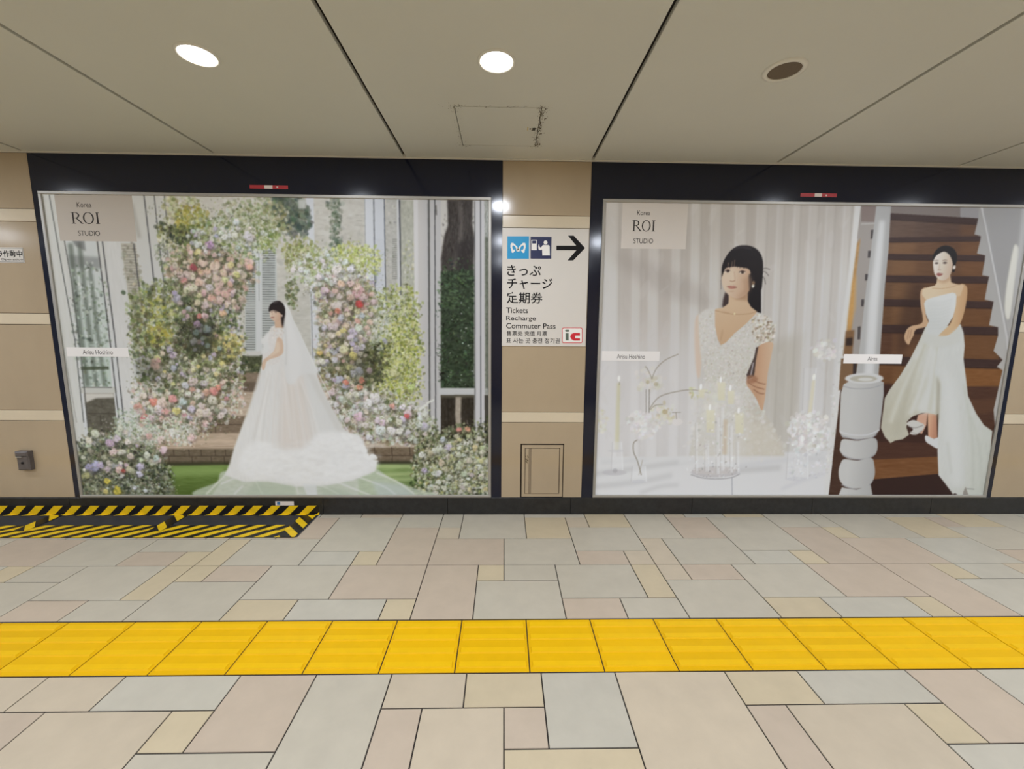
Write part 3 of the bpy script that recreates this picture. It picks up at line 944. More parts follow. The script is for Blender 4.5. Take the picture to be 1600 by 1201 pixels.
    p.scatter([(374, 558), (408, 558), (402, 588), (374, 588)], 60, (1, 3), [(110, 116, 76), (48, 52, 38), (140, 140, 100)], 0.7, soft=2)
    A([(372, 585), (400, 586), (396, 596), (368, 596)], (190, 188, 184))
    A([(364, 480), (376, 480), (374, 590), (362, 590)], (190, 190, 186), 0.8, 1)
    # --- pillar and panels on the right
    A([(478, 306), (490, 306), (492, 400), (499, 530), (502, 600), (488, 600), (485, 480), (482, 400)], (194, 196, 198), 1, noise=3, nscale=(3, 12))
    p.line([(486, 455), (489, 560)], 1.4, (112, 114, 112), 0.8)
    A([(570, 308), (601, 310), (603, 480), (573, 480)], (196, 199, 203), 1)
    A([(585, 310), (600, 310), (602, 460), (586, 460)], (190, 194, 200), 1)
    for q, w, c in (([(570, 310), (572, 450)], 1, (140, 142, 142)), ([(584, 310), (586, 455)], 1.6, (86, 88, 92)), ([(600.5, 310), (603, 470)], 1.6, (80, 84, 92))):
        p.line(q, w, c, 0.9)
    for k in range(28):
        p.line([(587, 374 + k * 2.6), (599, 374 + k * 2.6)], 0.7, (165, 168, 174), 0.7)
    p.line([(587, 410), (588, 440)], 2.5, (120, 128, 134), 0.7, 1)
    A([(603, 310), (621, 312), (623, 520), (605, 520)], (172, 170, 162), 1, noise=7, nscale=(4, 3))
    for k in range(20):
        p.line([(613, 374 + k * 3.2), (621, 374 + k * 3.2)], 1.3, (104, 106, 98), 0.65)
    p.scatter([(604, 312), (620, 312), (622, 420), (606, 420)], 40, (1, 3), [(120, 124, 110), (190, 188, 180)], 0.5, soft=2)
    A([(620, 310), (624, 310), (627, 560), (622, 560)], (190, 190, 188))
    p.line([(624.3, 312), (626, 400), (627, 462)], 2.3, (66, 68, 74), 0.95)
    A([(626, 312), (647, 314), (648, 600), (628, 600)], (166, 166, 152), 1, noise=10, nscale=(4, 6))
    p.scatter([(630, 395), (648, 395), (648, 600), (628, 600)], 220, (1, 3.2), [(170, 172, 122), (196, 196, 160), (126, 130, 90), (210, 208, 190)], 0.7, soft=2)
    A([(646, 306), (669, 306), (670, 690), (650, 690)], (188, 184, 178), 1, grad=((176, 174, 172), 648, 400, 669, 400))
    A([(646, 308), (653, 308), (654, 600), (650, 600)], (204, 200, 196), 0.9)
    p.line([(670, 310), (671, 500), (672, 690)], 3.2, (84, 84, 82), 0.9)
    A([(672, 308), (690, 308), (690, 720), (673, 720)], (176, 174, 172), 1)
    p.line([(679.5, 310), (680.5, 560), (681, 705)], 1.4, (58, 58, 60), 0.95)
    p.line([(681, 320), (682, 336)], 2, (70, 66, 60), 0.7)
    A([(689, 312), (741, 312), (741, 608), (689, 608)], (186, 182, 174), 1)
    A([(699, 312), (739, 312), (738, 350), (742, 372), (740, 420), (730, 430), (690, 430), (689, 405), (694, 370), (700, 352)], (66, 60, 56), 1, 1, noise=9, nscale=(2, 7))
    p.line([(717, 314), (721, 350), (718, 380), (709, 420)], 6, (112, 106, 100), 0.6, 2, True)
    A([(712, 380), (738, 372), (737, 424), (714, 426)], (48, 43, 42), 0.7, 3)
    p.scatter([(700, 314), (738, 314), (736, 425), (692, 425)], 220, (0.8, 2.4), [(104, 98, 90), (42, 38, 36), (84, 78, 72)], 0.5, asp=(0.25, 0.5), soft=2, ang=1.5)
    A([(689, 424), (741, 420), (741, 608), (689, 608)], (52, 64, 46), 1, 1, noise=12, nscale=(4, 3))
    p.scatter([(689, 424), (741, 422), (741, 606), (689, 606)], 620, (1, 3.6), [(70, 92, 60), (38, 46, 34), (92, 116, 78), (30, 34, 28), (56, 76, 50)], 0.75, asp=(0.3, 0.7), soft=2)
    p.scatter([(689, 432), (738, 430), (736, 480), (689, 480)], 110, (1.5, 4), [(104, 130, 84), (84, 112, 72)], 0.6, asp=(0.2, 0.4), soft=2, ang=0.2)
    p.scatter([(690, 480), (740, 480), (740, 600), (690, 600)], 26, (0.8, 1.8), [(180, 186, 178)], 0.8, soft=2)
    A([(686, 606), (762, 606), (762, 617), (686, 617)], (180, 180, 178))
    A([(689, 617), (741, 617), (741, 690), (689, 690)], (54, 48, 40), 1, noise=9, nscale=(3, 5))
    A([(689, 617), (741, 617), (741, 621), (689, 621)], (96, 92, 76), 0.8, 1)
    A([(712, 620), (721, 620), (720, 650), (722, 672), (713, 674), (711, 645)], (176, 164, 146), 0.85, 1, noise=10)
    for q in ([(700, 622), (701, 680)], [(733, 622), (733, 680)]):
        p.line(q, 1.2, (36, 32, 28), 0.6)
    A([(741, 310), (757, 310), (758, 700), (742, 700)], (184, 182, 182), 1)
    p.line([(742, 314), (742.5, 690)], 1.6, (90, 90, 90), 0.8)
    p.line([(751, 312), (751.5, 690)], 1.4, (76, 76, 80), 0.9)
    A([(757, 312), (766, 312), (766, 700), (758, 700)], (150, 152, 144), 1, noise=18, nscale=(2, 4))
    A([(758, 370), (763, 370), (763, 606), (759, 606)], (78, 84, 66), 0.7, 1, noise=14)
    A([(757, 617), (764, 617), (764, 690), (758, 690)], (60, 56, 48), 0.85)
    # --- ivy and soft foliage on the wall
    p.scatter([(515, 312), (531, 312), (532, 365), (528, 420), (517, 420), (520, 360)], 300, (1.2, 4), [(112, 122, 102), (92, 106, 84), (134, 142, 122), (80, 92, 72)], 0.6, soft=3)
    p.scatter([(425, 312), (460, 308), (480, 330), (480, 360), (455, 362), (430, 345)], 420, (2, 6), [(92, 102, 88), (76, 88, 76), (112, 120, 98), (66, 78, 70)], 0.6, soft=7)
    A([(466, 311), (478, 311), (478, 326), (466, 326)], (186, 186, 180), 0.85, 1)
    p.scatter([(400, 315), (440, 325), (450, 360), (420, 372), (395, 350)], 300, (1.5, 4), [(150, 148, 100), (172, 168, 128), (128, 130, 86), (196, 194, 170)], 0.6, soft=7)
    p.line([(441, 352), (452, 362), (457, 372)], 2, (124, 126, 88), 0.7, 1)
    # --- steps, masonry and lawn
    A([(340, 582), (420, 582), (400, 612), (330, 612)], (126, 110, 92), 1, 1, noise=6, nscale=(6, 2))
    A([(372, 596), (402, 597), (396, 614), (370, 614)], (98, 84, 70), 0.9, 1)
    A([(330, 610), (398, 612), (386, 652), (320, 652)], (166, 148, 128), 1, 1, noise=8, nscale=(8, 2))
    for y in (626, 640, 648):
        p.line([(355, y), (392, y - 1)], 2.2, (200, 186, 166), 0.5, 1)
    A([(310, 652), (384, 650), (374, 680), (310, 680)], (118, 102, 84), 1, 1, noise=6, nscale=(5, 2))
    p.line([(330, 663), (378, 663)], 1.2, (70, 58, 46), 0.8)
    p.line([(337, 664), (337, 678)], 1.2, (70, 58, 46), 0.8)
    A([(240, 678), (376, 676), (364, 704), (240, 704)], (170, 150, 128), 1, 1, noise=9, nscale=(14, 2))
    p.line([(275, 692), (366, 688)], 4, (200, 180, 156), 0.5, 2)
    A([(235, 701), (366, 701), (360, 726), (235, 728)], (104, 92, 74), 1, 1, noise=8, nscale=(5, 2))
    for x in (256, 271, 295, 314, 336, 352):
        p.line([(x, 702), (x + 1, 712)], 1.1, (62, 52, 42), 0.8)
    for x in (264, 300, 330, 350):
        p.line([(x, 713), (x + 1, 724)], 1.1, (62, 52, 42), 0.8)
    p.line([(238, 712.5), (362, 712)], 1.2, (66, 56, 44), 0.8)
    A([(230, 722), (362, 721), (358, 730), (230, 732)], (52, 52, 34), 0.9, 2)
    A([(240, 728), (362, 726), (330, 775), (240, 775)], (104, 128, 62), 1, 1, grad=((78, 98, 42), 300, 728, 300, 772), noise=6, nscale=(12, 2))
    A([(270, 730), (352, 728), (346, 742), (268, 744)], (134, 158, 90), 0.6, 4)
    A([(520, 660), (560, 655), (640, 690), (690, 700), (690, 724), (560, 724)], (122, 104, 86), 1, 1, noise=8, nscale=(6, 2))
    A([(490, 585), (530, 585), (560, 690), (540, 690)], (146, 124, 104), 1, 2, noise=10, nscale=(6, 2))
    for y in (600, 618, 640, 655, 668):
        p.line([(500, y), (550, y)], 1.5, (104, 86, 70), 0.6)
    A([(562, 672), (690, 684), (690, 694), (562, 688)], (96, 78, 62), 0.9, 3)
    A([(566, 690), (640, 692), (682, 694), (682, 702), (566, 702)], (184, 168, 148), 0.8, 2, noise=8)
    A([(566, 699), (684, 699), (684, 722), (572, 722)], (112, 97, 78), 1, 1, noise=9, nscale=(4, 3))
    for x in (585, 612, 640, 662):
        p.line([(x, 698), (x + 1, 711)], 1.3, (66, 54, 42), 0.8)
    for x in (592, 613, 650):
        p.line([(x, 712), (x, 722)], 1.3, (66, 54, 42), 0.8)
    p.line([(570, 711), (684, 712)], 1.3, (70, 58, 46), 0.8)
    A([(570, 720), (690, 720), (690, 729), (570, 729)], (50, 52, 34), 0.9, 2)
    A([(560, 725), (700, 725), (700, 775), (560, 775)], (122, 144, 84), 1, 1, grad=((84, 104, 56), 620, 725, 660, 772), noise=6, nscale=(12, 2))
    for q in ([(585, 729), (670, 728)], [(590, 742), (660, 739)], [(600, 750), (660, 747)]):
        p.line(q, 5, (176, 188, 132), 0.6, 2)
    # --- the arch, left limb
    G1 = [(118, 134, 78), (88, 104, 58), (150, 160, 104), (64, 76, 44), (170, 174, 130), (132, 140, 88)]
    GD = [(74, 84, 52), (56, 62, 40), (96, 108, 68), (46, 50, 38)]
    WH = [(206, 206, 196), (194, 198, 188), (214, 212, 204), (182, 188, 176)]
    YL = [(184, 174, 84), (166, 158, 72), (198, 190, 118)]
    PK = [(206, 170, 152), (214, 184, 168), (192, 150, 136), (222, 200, 184), (198, 176, 168)]
    MX = [(196, 178, 172), (176, 164, 176), (204, 196, 170), (186, 190, 172), (210, 204, 194), (150, 148, 130)]
    p.scatter([(258, 308), (300, 308), (320, 340), (322, 372), (290, 380), (250, 372), (262, 340)], 520, (1.5, 4.5), [(168, 168, 124), (150, 152, 104), (190, 186, 150), (124, 130, 80), (200, 198, 180)], 0.7, soft=8)
    p.scatter([(285, 325), (316, 330), (322, 352), (296, 366), (275, 358)], 260, (1.5, 4), [(158, 150, 62), (140, 134, 56), (176, 168, 84), (112, 112, 50)], 0.75, soft=5)
    p.scatter([(248, 352), (290, 355), (330, 372), (330, 392), (290, 390), (252, 366)], 360, (1.5, 4), GD + [(140, 144, 88), (120, 128, 72)], 0.75, soft=5)
    p.scatter([(300, 350), (350, 335), (400, 330), (430, 350), (428, 390), (390, 400), (330, 392)], 900, (1.5, 4.2), WH + G1 + [(150, 156, 120)], 0.72, soft=8)
    p.scatter([(355, 318), (405, 314), (425, 330), (420, 362), (380, 362), (352, 345)], 420, (1.5, 4), [(176, 176, 150), (130, 138, 90), (196, 196, 180), (104, 116, 72)], 0.6, soft=7)
    p.scatter([(400, 360), (430, 362), (432, 386), (408, 390)], 140, (1, 3), [(132, 146, 78), (100, 116, 60), (176, 186, 130)], 0.8, soft=4)
    p.scatter([(245, 385), (262, 382), (264, 420), (250, 412)], 70, (1.5, 4), [(112, 122, 92), (88, 96, 74), (150, 156, 130)], 0.7, asp=(0.25, 0.6), soft=4)
    p.scatter([(262, 400), (300, 385), (345, 390), (390, 405), (395, 440), (370, 470), (300, 470), (265, 455)], 900, (1.5, 5), PK + [(120, 112, 84), (86, 80, 62), (150, 140, 110)] + G1[:3], 0.75, soft=7)
    p.scatter([(210, 455), (270, 440), (300, 470), (300, 520), (270, 560), (215, 560), (206, 500)], 1000, (1.5, 4.5), G1 + [(96, 104, 66)], 0.75, soft=8)
    p.scatter([(290, 470), (372, 470), (374, 500), (372, 560), (300, 560), (285, 510)], 1000, (1.5, 4.5), G1 + GD + MX[:3], 0.75, soft=6)
    p.scatter([(205, 540), (280, 530), (372, 545), (376, 600), (330, 640), (222, 630), (212, 580)], 1300, (1.5, 4.5), G1 + GD + MX, 0.75, soft=6)
    p.scatter([(222, 462), (262, 462), (262, 520), (226, 520)], 160, (1.5, 4), [(170, 166, 60), (150, 150, 60), (186, 184, 110)], 0.6, soft=8)
    p.scatter([(232, 515), (262, 512), (262, 535), (236, 538)], 120, (1.5, 4), [(172, 162, 70), (150, 146, 56)], 0.75, soft=4)
    p.scatter([(284, 505), (335, 495), (330, 545), (290, 540)], 220, (2, 5), [(58, 58, 44), (44, 44, 38), (78, 80, 56)], 0.7, soft=6)
    p.scatter([(335, 530), (372, 525), (372, 560), (330, 575)], 260, (1.5, 4), [(186, 168, 96), (204, 188, 120), (150, 146, 84)], 0.75, soft=5)
    p.scatter([(300, 560), (345, 555), (352, 585), (310, 600)], 260, (1.2, 3.4), [(190, 196, 150), (160, 168, 112), (208, 208, 180), (112, 120, 70)], 0.8, soft=5)
    p.scatter([(212, 600), (300, 600), (372, 590), (376, 640), (330, 660), (300, 690), (232, 690), (215, 640)], 1000, (1.5, 4.5), MX + WH + PK + [(110, 112, 84)], 0.75, soft=6)
    for q in ([(275, 405), (330, 395), (378, 410), (382, 440), (366, 478), (322, 482), (290, 462)], [(228, 612), (300, 600), (350, 600), (350, 655), (290, 664), (228, 664)], [(236, 545), (300, 535), (370, 550), (355, 600), (245, 600)],
              [(212, 465), (280, 455), (330, 480), (360, 520), (300, 560), (215, 545)]):
        p.scatter(q, 330, (2, 6), [(74, 78, 54), (58, 58, 42), (96, 92, 66), (110, 104, 80), (84, 96, 60)], 0.55, soft=7)
    PKB = PK + [(190, 170, 160), (206, 190, 160), (176, 152, 140), (184, 168, 178)]
    p.blooms([(272, 402), (330, 392), (380, 405), (386, 440), (370, 478), (322, 480), (285, 462), (268, 436)], 64, (3.5, 7.5), PKB)
    p.blooms([(285, 360), (330, 356), (400, 345), (420, 372), (380, 395), (320, 398)], 34, (2.5, 5), WH + [(180, 172, 190), (196, 196, 170)])
    p.blooms([(225, 618), (300, 596), (352, 596), (352, 655), (290, 664), (226, 662)], 56, (3.5, 7.5), MX + PK + [(204, 198, 190)])
    p.blooms([(240, 548), (300, 540), (360, 556), (350, 600), (250, 600)], 34, (2.5, 5.5), [(176, 166, 182), (196, 186, 150), (190, 188, 170), (204, 190, 130), (170, 160, 150)])
    p.blooms([(290, 478), (360, 474), (360, 530), (300, 545)], 30, (2.5, 5), [(176, 150, 150), (160, 158, 172), (190, 172, 130), (150, 158, 150)])
    for x, y, r, c in ((328, 383, 8, (176, 148, 176)), (309, 393, 6, (206, 196, 140)), (352, 370, 6, (212, 212, 206)), (366, 368, 7, (208, 210, 196)), (388, 370, 9, (206, 210, 206)), (368, 346, 6, (214, 216, 212)),
                       (302, 417, 7, (168, 88, 84)), (335, 415, 9, (212, 180, 166)), (349, 425, 8, (208, 168, 152)), (325, 424, 6, (216, 178, 156)), (362, 413, 6, (214, 194, 138)), (388, 412, 10, (206, 178, 158)), (391, 417, 6, (214, 160, 136)),
                       (351, 437, 7, (212, 200, 144)), (370, 430, 6, (204, 196, 124)), (310, 440, 7, (214, 184, 166)), (338, 434, 8, (204, 184, 166)), (340, 447, 6, (210, 200, 166)), (300, 451, 8, (204, 192, 172)), (328, 449, 7, (196, 178, 186)),
                       (282, 430, 6, (196, 172, 160)), (344, 445, 8, (206, 170, 158)), (318, 458, 6, (204, 168, 160)), (340, 455, 7, (212, 176, 162)), (352, 460, 8, (208, 168, 150)), (330, 465, 7, (206, 160, 148)), (322, 475, 6, (198, 176, 172)),
                       (344, 470, 7, (200, 160, 148)), (311, 494, 5, (196, 116, 112)), (321, 494, 6, (202, 172, 164)), (349, 489, 6, (210, 166, 132)), (307, 507, 7, (178, 136, 164)), (322, 513, 7, (164, 166, 172)), (308, 520, 6, (138, 158, 150)),
                       (302, 532, 6, (178, 172, 170)), (278, 466, 8, (168, 156, 176)), (272, 458, 5, (176, 164, 182)), (280, 472, 5, (170, 154, 150)), (312, 462, 5, (204, 186, 138)), (291, 453, 6, (200, 188, 160)), (360, 445, 6, (206, 164, 152)),
                       (366, 472, 5, (206, 172, 160)), (243, 567, 10, (196, 158, 150)), (246, 562, 5, (186, 150, 150)), (270, 555, 7, (172, 160, 176)), (264, 545, 6, (176, 170, 184)), (272, 575, 6, (168, 160, 178)), (290, 602, 6, (190, 180, 196)),
                       (302, 597, 8, (208, 188, 176)), (318, 600, 6, (186, 178, 186)), (335, 610, 8, (212, 128, 120)), (341, 606, 5, (216, 140, 128)), (332, 626, 9, (196, 190, 170)), (240, 628, 8, (214, 134, 130)), (256, 628, 10, (212, 186, 178)),
                       (270, 622, 8, (216, 156, 142)), (247, 640, 9, (208, 190, 186)), (275, 641, 8, (206, 190, 120)), (287, 626, 7, (184, 190, 198)), (300, 638, 7, (194, 180, 204)), (312, 645, 9, (206, 190, 172)), (325, 645, 8, (204, 184, 178)),
                       (224, 650, 6, (206, 108, 112)), (234, 654, 7, (204, 166, 176)), (296, 652, 5, (176, 166, 196)), (345, 635, 6, (204, 184, 164)), (258, 641, 7, (208, 152, 148)), (345, 650, 6, (206, 186, 180))):
        p.bloom(x, y, r, c)
    # white cloud of small blossoms
    p.scatter([(255, 655), (285, 650), (290, 680), (270, 692), (252, 680)], 300, (1, 2.6), [(200, 202, 186), (180, 184, 164), (214, 214, 202), (140, 144, 116)], 0.85, soft=4)
    p.scatter([(290, 655), (330, 655), (330, 680), (300, 690)], 130, (0.8, 2), [(206, 204, 192), (84, 80, 62), (150, 146, 120)], 0.8, soft=5)
    p.scatter([(190, 640), (232, 650), (245, 690), (235, 720), (195, 700), (180, 665)], 650, (1, 3), [(178, 188, 172), (150, 164, 144), (200, 206, 192), (120, 132, 108), (190, 190, 170)], 0.75, soft=6)
    # foreground left
    A([(128, 700), (190, 690), (250, 715), (262, 776), (130, 776)], (64, 68, 52), 0.8, 6, True)
    p.scatter([(126, 690), (160, 672), (205, 690), (250, 705), (262, 745), (264, 776), (130, 776)], 1500, (1.5, 4.5), [(96, 104, 78), (64, 70, 52), (130, 136, 106), (48, 52, 42), (150, 152, 126), (112, 108, 88)], 0.8, soft=5)
    p.scatter([(170, 735), (258, 725), (262, 774), (180, 774)], 420, (1, 3), [(60, 66, 52), (44, 48, 40), (150, 160, 146), (184, 190, 180), (88, 98, 76)], 0.75, soft=4)
    p.blooms([(132, 680), (190, 670), (245, 700), (250, 730), (180, 745), (132, 735)], 38, (3, 6.5), MX + [(176, 178, 160), (150, 150, 130)])
    for x, y, r, c in ((147, 728, 11, (168, 154, 190)), (156, 726, 7, (180, 168, 200)), (138, 729, 6, (160, 144, 186)), (172, 690, 9, (172, 158, 178)), (182, 685, 7, (178, 172, 186)), (150, 677, 8, (198, 192, 176)), (140, 688, 7, (196, 194, 170)),
                       (189, 670, 6, (204, 188, 176)), (186, 733, 7, (214, 180, 168)), (192, 735, 4, (160, 66, 60)), (220, 728, 7, (182, 170, 196)), (217, 740, 6, (186, 184, 200)), (167, 752, 6, (206, 184, 80)), (183, 766, 8, (196, 170, 66)), (165, 767, 5, (190, 176, 110)),
                       (255, 703, 8, (206, 178, 178)), (250, 688, 7, (214, 184, 170)), (233, 680, 6, (208, 176, 156)), (300, 683, 7, (216, 186, 170)), (176, 708, 8, (200, 178, 168)), (190, 706, 7, (196, 184, 174)), (205, 712, 6, (196, 180, 160)), (230, 712, 7, (186, 184, 176)),
                       (172, 724, 6, (176, 176, 150)), (135, 742, 7, (160, 156, 110)), (243, 715, 6, (190, 186, 180)), (210, 762, 4, (196, 200, 196)), (228, 766, 4, (196, 198, 190))):
        p.bloom(x, y, r, c)
    # --- the arch, right limb
    p.scatter([(445, 385), (475, 375), (500, 395), (500, 430), (465, 430), (448, 410)], 420, (1.5, 4), [(126, 130, 70), (100, 106, 58), (156, 158, 96), (184, 184, 140)], 0.75, soft=6)
    p.scatter([(448, 440), (462, 440), (462, 480), (450, 470)], 110, (1.2, 3.5), [(104, 112, 72), (76, 84, 56), (140, 146, 104)], 0.8, soft=3)
    p.line([(480, 370), (500, 392)], 2, (130, 134, 80), 0.8, 1)
    p.scatter([(480, 395), (520, 390), (560, 400), (560, 440), (500, 445), (450, 425)], 700, (1.5, 4.2), WH + [(160, 168, 112), (130, 142, 84), (190, 196, 160)], 0.75, soft=7)
    p.scatter([(525, 388), (560, 385), (590, 395), (588, 425), (560, 425), (530, 410)], 420, (1.3, 3.6), [(190, 196, 110), (164, 172, 84), (208, 212, 160), (150, 160, 90)], 0.75, soft=6)
    p.scatter([(496, 440), (560, 430), (585, 470), (580, 520), (560, 560), (505, 560), (500, 500)], 1300, (1.5, 4.5), PK + MX + [(110, 106, 80), (80, 76, 60), (150, 150, 104)], 0.75, soft=6)
    p.scatter([(560, 470), (620, 450), (650, 470), (650, 600), (600, 610), (570, 560)], 1700, (1.3, 3.8), [(170, 176, 92), (140, 150, 72), (196, 198, 136), (112, 122, 60), (206, 206, 170), (90, 100, 54)], 0.75, soft=8)
    p.scatter([(605, 510), (648, 500), (652, 620), (600, 640), (575, 580)], 1300, (1.3, 3.4), [(168, 172, 76), (186, 188, 100), (124, 132, 60), (200, 200, 140), (96, 104, 52)], 0.8, soft=7)
    p.scatter([(500, 540), (560, 530), (580, 570), (570, 610), (520, 610), (500, 580)], 760, (1.5, 4.2), [(160, 154, 104), (196, 186, 140), (112, 108, 76), (176, 168, 160), (70, 66, 52)], 0.75, soft=6)
    p.scatter([(575, 540), (600, 530), (600, 590), (578, 590)], 200, (1.5, 4), [(70, 74, 48), (90, 96, 58), (52, 54, 40)], 0.7, soft=6)
    p.scatter([(560, 500), (606, 480), (606, 530), (566, 540)], 360, (1.3, 3.5), WH + [(170, 174, 166), (120, 128, 96)], 0.7, soft=7)
    p.scatter([(505, 600), (560, 595), (620, 620), (660, 640), (668, 680), (600, 690), (540, 670), (515, 640)], 1500, (1.5, 4.4), WH + MX + [(150, 154, 112), (108, 112, 78), (206, 190, 184)], 0.78, soft=6)
    p.scatter([(640, 640), (675, 650), (680, 690), (640, 692)], 320, (1.2, 3.2), [(140, 144, 104), (184, 188, 160), (90, 92, 64), (206, 206, 192)], 0.75, soft=5)
    for q in ([(502, 445), (560, 440), (580, 470), (572, 520), (548, 560), (510, 558)], [(505, 545), (575, 540), (576, 605), (516, 606)], [(520, 610), (580, 606), (655, 648), (655, 684), (600, 684), (545, 666)]):
        p.scatter(q, 300, (2, 6), [(80, 80, 56), (62, 60, 44), (104, 100, 70), (120, 116, 84), (92, 104, 62)], 0.5, soft=7)
    p.blooms([(498, 445), (560, 432), (584, 462), (578, 520), (550, 560), (508, 560), (500, 500)], 74, (3, 6.5), PKB + [(196, 192, 150), (186, 178, 192)])
    p.blooms([(460, 412), (520, 400), (556, 408), (552, 440), (500, 445)], 40, (2.5, 5), WH)
    p.blooms([(508, 604), (560, 600), (600, 620), (655, 645), (660, 682), (600, 684), (540, 668)], 70, (3, 7), WH + [(206, 190, 186), (196, 186, 196), (204, 200, 180)])
    p.blooms([(500, 545), (575, 540), (575, 605), (515, 605)], 32, (3, 6), [(196, 186, 140), (184, 176, 188), (204, 198, 180), (200, 180, 170)])
    for x, y, r, c in ((459, 423, 5, (214, 214, 206)), (470, 422, 5, (216, 216, 210)), (478, 425, 5, (210, 212, 200)), (499, 432, 6, (212, 216, 214)), (527, 421, 9, (214, 216, 212)), (540, 410, 6, (216, 218, 216)), (548, 422, 7, (218, 218, 214)), (512, 436, 4, (210, 212, 196)),
                       (539, 435, 5, (214, 210, 200)), (551, 434, 5, (212, 190, 180)), (534, 443, 7, (216, 172, 156)), (548, 443, 6, (214, 184, 174)), (561, 457, 12, (214, 178, 164)), (556, 450, 7, (218, 188, 176)), (568, 465, 8, (212, 180, 168)), (507, 453, 7, (206, 184, 182)),
                       (523, 455, 5, (214, 168, 158)), (545, 463, 7, (212, 174, 158)), (562, 474, 7, (214, 84, 82)), (526, 478, 9, (204, 182, 182)), (527, 485, 5, (210, 116, 108)), (549, 481, 4, (206, 186, 160)), (541, 486, 4, (212, 176, 164)), (559, 487, 5, (196, 196, 146)),
                       (533, 496, 6, (184, 176, 196)), (542, 492, 5, (210, 180, 160)), (567, 493, 5, (180, 176, 192)), (521, 510, 9, (204, 176, 180)), (507, 512, 6, (200, 188, 190)), (559, 503, 6, (212, 164, 140)), (559, 512, 8, (206, 212, 196)), (536, 515, 6, (208, 196, 124)),
                       (550, 520, 8, (180, 172, 190)), (519, 524, 7, (208, 206, 186)), (548, 527, 6, (196, 190, 196)), (528, 521, 5, (206, 188, 146)), (602, 532, 5, (172, 164, 182)), (537, 545, 9, (206, 200, 158)), (553, 555, 8, (204, 188, 110)), (566, 543, 6, (178, 172, 184)),
                       (500, 552, 5, (206, 176, 110)), (523, 562, 6, (186, 176, 192)), (546, 573, 6, (204, 194, 130)), (560, 578, 8, (202, 192, 204)), (552, 583, 6, (206, 198, 206)), (576, 577, 5, (204, 184, 180)), (530, 592, 7, (184, 176, 192)), (541, 596, 6, (220, 128, 112)),
                       (566, 594, 6, (222, 140, 126)), (563, 605, 6, (222, 134, 116)), (520, 612, 7, (206, 186, 180)), (510, 618, 6, (206, 178, 170)), (545, 618, 7, (200, 196, 180)), (585, 622, 11, (212, 208, 212)), (575, 630, 9, (214, 214, 210)), (596, 634, 8, (210, 212, 206)), (612, 633, 5, (216, 158, 140)),
                       (560, 650, 9, (214, 188, 182)), (637, 646, 8, (212, 190, 192)), (637, 649, 5, (216, 110, 96)), (598, 660, 6, (202, 182, 198)), (595, 672, 10, (216, 206, 202)), (612, 674, 9, (218, 208, 204)), (625, 672, 7, (210, 206, 200)), (637, 676, 6, (192, 178, 186)), (665, 678, 6, (196, 180, 170)),
                       (662, 647, 6, (206, 206, 186)), (655, 664, 6, (210, 210, 198)), (616, 582, 8, (196, 194, 146)), (642, 605, 7, (196, 194, 128)), (535, 650, 5, (206, 206, 196)), (570, 665, 6, (204, 202, 192))):
        p.bloom(x, y, r, c)
    for k in range(11):
        t = k / 10
        p.dab(655 + 22 * t, 640 - 16 * t + g.uniform(-1, 1), 4 - 2.2 * t, 2.4 - t, (212, 212, 198), 0.8, -0.6)
    # --- foreground right shrub
    p.scatter([(655, 690), (690, 672), (745, 665), (768, 660), (770, 780), (660, 780), (648, 745)], 2300, (1.3, 4), [(100, 106, 74), (66, 70, 48), (134, 138, 100), (46, 48, 36), (160, 162, 130), (84, 90, 60)], 0.82, soft=5)
    p.scatter([(660, 700), (755, 690), (764, 775), (660, 775)], 520, (1.3, 3.6), [(186, 188, 172), (204, 204, 190), (166, 166, 138), (176, 170, 110)], 0.8, soft=5)
    for x, y, r, c in ((716, 671, 5, (212, 132, 118)), (731, 670, 5, (214, 148, 128)), (700, 698, 8, (186, 178, 200)), (686, 700, 7, (200, 200, 196)), (660, 710, 7, (206, 200, 188)), (663, 735, 6, (178, 158, 186)), (684, 738, 7, (204, 206, 200)), (692, 686, 6, (186, 186, 190)),
                       (733, 718, 6, (182, 182, 160)), (752, 720, 6, (178, 180, 156)), (724, 740, 6, (176, 178, 156)), (703, 745, 6, (190, 188, 178)), (738, 742, 6, (170, 172, 146)), (716, 730, 6, (186, 184, 160)), (752, 700, 5, (170, 174, 140)), (705, 715, 7, (190, 176, 116)), (690, 722, 7, (196, 184, 150)),
                       (672, 762, 6, (176, 180, 160)), (695, 762, 6, (190, 188, 178)), (750, 745, 6, (186, 186, 168))):
        p.bloom(x, y, r, c, 6)
    p.blooms([(665, 690), (750, 680), (762, 770), (668, 770)], 44, (3, 6), [(184, 184, 164), (200, 200, 188), (170, 170, 140), (186, 178, 130)])
    # fine leaf and petal flecks over all the planting
    FX = [(206, 206, 190), (78, 84, 56), (176, 180, 120), (96, 104, 68), (214, 206, 196), (66, 70, 48), (140, 148, 92)]
    p.scatter([(250, 320), (420, 330), (425, 390), (385, 440), (378, 560), (376, 640), (300, 690), (220, 690), (206, 500), (262, 440), (250, 370)], 5200, (0.6, 1.5), FX, 0.55, soft=8)
    p.scatter([(450, 390), (585, 385), (600, 450), (650, 470), (655, 640), (670, 690), (560, 680), (505, 610), (497, 500), (470, 440)], 4600, (0.6, 1.5), FX, 0.55, soft=8)
    p.scatter([(126, 680), (200, 660), (262, 720), (264, 776), (130, 776)], 1500, (0.6, 1.5), FX, 0.55, soft=5)
    p.scatter([(655, 690), (760, 660), (770, 776), (655, 776)], 1500, (0.6, 1.5), FX, 0.6, soft=5)
